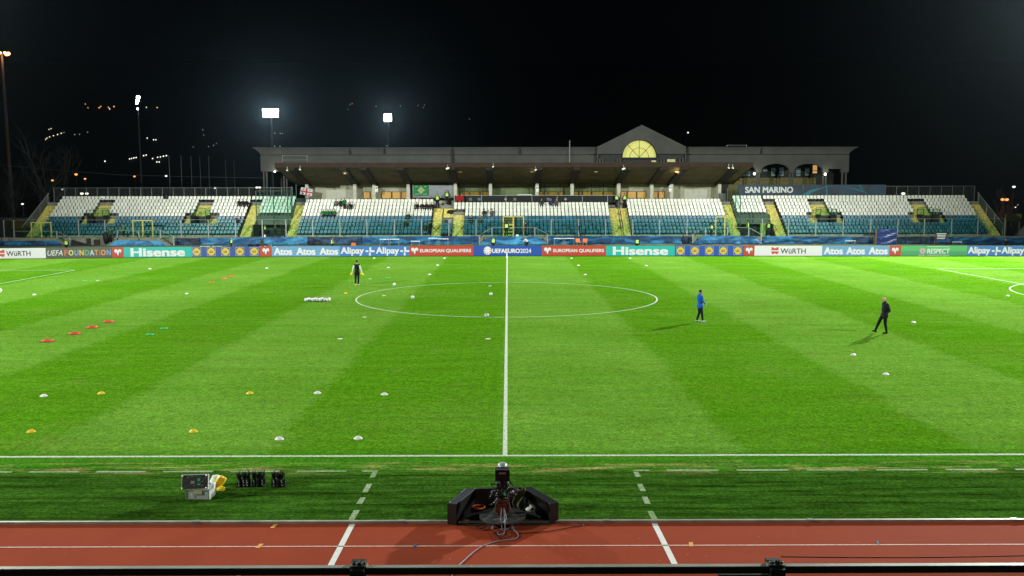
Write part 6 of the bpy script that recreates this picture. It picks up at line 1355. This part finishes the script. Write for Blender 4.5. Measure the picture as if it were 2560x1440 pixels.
for px, py, r_, k in HL: tag(lampat(px, py, r_ * .85, k), {'o': 'tiny orange lights scattered on the dark hillside', 'y': 'tiny yellowish lights strung along the dark hillside', 'w': 'tiny white lights strung on the dark hillside', 'd': 'very faint lights dotted on the dark hillside', 'r': 'tiny reddish light high on the dark hillside'}[k], 'distant light', 'lights of the hillside, ' + k)
# street lamps close behind the stand
def street_lamp(px, py, r_px, kind, Y, lab, double=False):
    p = W(px, py, Y); rad = r_px * (Y - CAMPOS.y) / F; g = empty('street_lamp', (p.x, Y, 0), 0, lab, 'street lamp', 'street lamps behind the stand')
    b = MB(); b.tube([(0, .1, 0), (0, .1, p.z - .02)], .09, 8, r2=.05); b.box(-.1, .1, -.35, .12, p.z + rad * .6, p.z + rad * .6 + .12); b.build('pole', mat('dull_pole', (.035, .035, .035), .6), g)
    for dx in ((-rad * 1.3, rad * 1.3) if double else (0,)): b = MB(); b.ball((dx, -.1, p.z), rad, 0, 10, 8, (1.25, 1, .8)); b.build('bulb', LM[kind], g)
for px, py, r_, k, Y, lab, db in ((190.6, 436, 3.2, 'o', 150, 'bright orange street lamp above the left of the wing, highest one', False), (213, 447, 2.4, 'o', 160, 'small orange street lamp right of the brightest orange one', False), (131.6, 451, 2.6, 'o', 120, 'orange street lamp in front of the bare tree', False), (336.5, 441, 2.4, 'o', 170, 'orange street lamp left of the flagpoles', False), (415.6, 440, 2.6, 'w', 170, 'white street lamp just left of the first flagpole', False), (57, 510, 2.6, 'w', 100, 'white lamp low by the bare tree', False), (538, 470, 2.2, 'w', 110, 'white lamp over the middle of the left railing', False), (646, 469, 2.8, 'w', 110, 'pair of warm lamps left of the tall hall', True), (157, 473.5, 2.6, 'd', 120, 'faint pale lamp behind the left end of the railing', False), (205, 484, 3.4, 'w', 120, 'flat white lamp behind the left railing, left one', False), (217.5, 484, 3.4, 'w', 120, 'flat white lamp behind the left railing, right one', False), (255, 492.5, 2.0, 'w', 115, 'small white lamp at the top row of the far left wing', False), (2257.5, 484, 4.0, 'w', 95, 'warm lamp shining through the right railing', False), (2534, 467, 3.2, 'w', 110, 'single white lamp on a pole beyond the right end of the stand', False), (2511, 499, 4.0, 'o', 115, 'double orange lamp beyond the right end of the stand', True), (2538, 518, 1.5, 'w', 130, 'small white lamp low at the far right', False), (2544, 512, 1.2, 'd', 130, 'faint lamp low at the far right', False)):
    street_lamp(px, py, r_, k, Y, lab, db)
# floodlight masts of the distant field
FL = mat('floodlight_glass', (1, 1, 1), .4, emit=(.95, 1, .97), es=30)
def mast(px, vt, vb, wpx, rows, cols, Y, lab, turned=False):
    A = W(px, vb, Y); g = empty('floodlight_mast', (A.x, Y, 0), 0, lab, 'floodlight mast', 'floodlight masts beyond the stand'); k = (Y - CAMPOS.y) / F; zt_, zb_ = W(px, vt, Y).z, A.z
    b = MB(); b.tube([(0, .4, 0), (0, .4, zb_ + .3)], .35, 8, r2=.18); b.box(-wpx * k / 2, wpx * k / 2, .2, .35, zb_, zb_ + .25); b.build('pole', mat('mast_steel', (.035, .045, .045), .5), g)
    for i in range(cols):
        for j_ in range(rows):
            cw_, ch_ = wpx * k / cols, (zt_ - zb_) / rows; x = -wpx * k / 2 + (i + .5) * cw_; z = zb_ + (j_ + .5) * ch_
            b = MB(); b.ball((x, 0, z), 1, 0, 12, 8, (cw_ * .56, .25, ch_ * .56)); b.build('lamp', FL, g)
    return g
mast(676.5, 272, 292.5, 38, 3, 6, 175, 'floodlight mast with a wide bright lamp bank, left of the hall'); mast(969.5, 285, 303, 18, 3, 3, 175, 'floodlight mast with a square bright lamp bank behind the hall')
g = mast(344, 270, 274, 3, 1, 1, 190, 'floodlight mast seen from the side with three stacked lamps at the left'); k = (190 - CAMPOS.y) / F
for i, (px, py, r_) in enumerate(((345.3, 243.5, 4.4), (343.8, 251, 3.6), (342, 257.5, 3.0))): p = W(px, py, 189); b = MB(); b.ball((p.x - g.location.x, -1, p.z), r_ * k, 0, 10, 8); b.build('lamp', FL, g)
for px, kk in ((676.5, 1), (969.5, .6)): 
    l = bpy.data.lights.new('mast_beam', 'SPOT'); l.energy = 110000 * kk; l.shadow_soft_size = 1; l.spot_size = R(100); l.spot_blend = 1; l.color = (.8, .95, 1); o = bpy.data.objects.new('mast_beam', l); COL.objects.link(o); o.location = W(px, 282 if kk == 1 else 293, 173.5); o.rotation_euler = (Vector((0, -20, 0)) - o.location).to_track_quat('-Z', 'Y').to_euler()
# tall pole with orange lamps at the left edge, with its base beyond the stand end
Y = 120; A = W(26, 430, Y); T = W(4, 133, Y); g = empty('lamp_mast', (A.x, Y, 0), 0, 'very tall mast with orange lamps at the far left edge', 'lamp mast')
b = MB(); b.tube([(0, 0, 0), (T.x - A.x + (.0), 0, T.z)], .42, 10, r2=.2); b.build('pole', mat('rusty_pole', (.07, .05, .04), .6), g)
for px, py, r_ in ((1, 132, 2.6), (12, 132, 3.0), (16, 136, 3.4), (21, 134, 4.0)): p = W(px, py, Y - .5); b = MB(); b.ball((p.x - A.x, -.5, p.z), r_ * (Y - CAMPOS.y) / F, 0, 10, 8); b.build('lamp', lampmat('amber', (1, .5, .18), 6), g)
l = bpy.data.lights.new('amber_lamp', 'POINT'); l.energy = 500; l.color = (1, .45, .2); l.shadow_soft_size = .5; o = bpy.data.objects.new('amber_lamp', l); COL.objects.link(o); o.location = T + Vector((.9, -1.2, -.8))
FP = mat('flagpole_paint', (.20, .21, .20), .5)
for i, (px, v0, br) in enumerate(((424, 388, 1), (454, 389, .8), (479, 391, .6), (501, 392, .4), (523, 390, .5), (565, 400, .3), (586, 402, .3))):
    Y = 118 + i * 3; A = W(px, 440, Y); b = MB(); b.lathe([(.11, 0), (.09, W(px, v0, Y).z * .5), (.06, W(px, v0, Y).z)], (0, 0, 0), 8)
    tag(b.build('flagpole', mat('flagpole_%d' % i, (.16 * br, .17 * br, .165 * br), .5), loc=(A.x, Y, 0)), ('first, brightest' if i == 0 else ['', 'second', 'third', 'fourth', 'fifth', 'sixth', 'last, faintest'][i]) + ' slender flagpole counted from the left behind the wing', 'flagpole', 'flagpoles behind the left wing')  # each pole's grey scaled to paint how dimly it is lit
b = MB(); b.tube([W(-40, 409, 110), W(150, 426, 112), W(300, 437, 114), W(480, 442, 116), W(660, 445, 118)], .035, 5); tag(b.build('overhead_wire', mat('wire_grey', (.12, .12, .12), .6)), 'thin overhead wire crossing the dark sky at the left', 'wire')
# bare trees
def bare_tree(x, y, h, seed, lab, m=None):
    rnd = random.Random(seed); g = empty('bare_tree', (x, y, 0), 0, lab, 'tree', 'bare winter trees'); tr = MB(); cr = MB(); cnt_ = [0]
    def br(p, d, L_, r, dep, mb):
        n = 4; pts = [p]; q_ = p.copy(); dd = d.copy()
        for i in range(n): dd = (dd + V((rnd.uniform(-.13, .13), rnd.uniform(-.13, .13), rnd.uniform(-.03, .10)))).normalized(); q_ = q_ + dd * L_ / n; pts.append(q_.copy())
        mb.tube(pts, r, 5 if dep < 2 else 3, r2=r * .55)
        if dep >= 5: return
        kids_ = 3 if dep < 3 else 3
        for i in range(kids_ + (3 if dep == 0 else 0)):
            t = rnd.uniform(.35, 1.0) if i else 1.0; a = pts[min(int(t * n), n)]
            side = V((rnd.uniform(-1, 1), rnd.uniform(-1, 1), rnd.uniform(.1, .8))).normalized(); nd = (dd * .55 + side * .75).normalized(); br(a, nd, L_ * rnd.uniform(.55, .75), max(r * .5, .012), dep + 1, cr)
    br(V((0, 0, 0)), V((0, 0, 1)), h * .45, h * .02, 0, tr)
    tr.build('trunk', m or M['bark'], g); cr.build('crown', m or M['bark'], g); return g
p = W(95, 540, 75); bare_tree(p.x, 75, 15.5, 5, 'large bare tree beyond the left end of the stand')
p = W(22, 540, 80); bare_tree(p.x, 80, 11.5, 9, 'smaller bare tree at the far left edge'); p = W(2512, 540, 92); bare_tree(p.x, 92, 6.5, 13, 'small reddish bare tree beyond the right end of the stand', mat('red_bark', (.16, .06, .04), .9))
# things beyond the ends
b = MB(); p = W(30, 560, 70); b.box(-4.5, 3.0, 0, 3, 0, 2.9, 0); b.box(-.6, 1.6, -.02, -.001, 1.5, 2.7, 1); tag(b.build('service_hut', [mat('dim_hut', (.07, .075, .065), .8), mat('dull_gold', (.22, .14, .03), .7)], loc=(p.x + .5, 70, 0)), 'dim pale hut with a yellow patch beyond the left end', 'hut')
b = MB(); p = W(2538, 560, 68); b.box(-1.3, .8, 0, .3, 2.4, 3.4, 1); b.box(-1.3, -1.1, 0, .3, 0, 2.4, 1); b.box(.6, .8, 0, .3, 0, 2.4, 1); tag(b.build('yellow_goal_frame', [M['darkconc'], mat('dull_yellow', (.17, .15, .03), .7)], loc=(p.x, 68, 0)), 'dull yellow frame beyond the right end of the stand', 'frame')
b = MB(); p = W(2540, 580, 60); b.prism([(-1.5, 0), (3.5, 0), (3.5, 2.3), (.8, 2.3)], 'y', 0, .3); tag(b.build('pale_ramp_wall', mat('pale_wall', (.12, .15, .13), .8), loc=(p.x, 59, 0)), 'pale sloping wall at the far right edge', 'wall')
b = MB(); b.box(-95, -62.1, 56.35, 56.6, -.02, .93); tag(b.build('boundary_wall', M['concrete']), 'low concrete wall continuing left of the stand', 'wall'); b = MB(); b.box(63.1, 95, 56.35, 56.6, -.02, .93); tag(b.build('boundary_wall', M['concrete']), 'low concrete wall continuing right of the stand', 'wall')

# ------------------------------------------------------------------ haze box added to imitate lens glare round the lamps
HAZE = 0.00002
if HAZE:
    b = MB(); b.box(-420, 420, -110, 330, -1.5, 46); hz = b.build('haze', [])
    m = bpy.data.materials.new('glare_haze'); m.use_nodes = True; N, L = nodes(m); N.remove(N['Principled BSDF']); v = N.new('ShaderNodeVolumePrincipled'); v.inputs['Density'].default_value = HAZE; v.inputs['Color'].default_value = (.62, .85, 1, 1); v.inputs['Anisotropy'].default_value = .89
    L.new(v.outputs[0], N['Material Output'].inputs['Volume']); hz.data.materials.append(m); hz['kind'] = 'stuff'
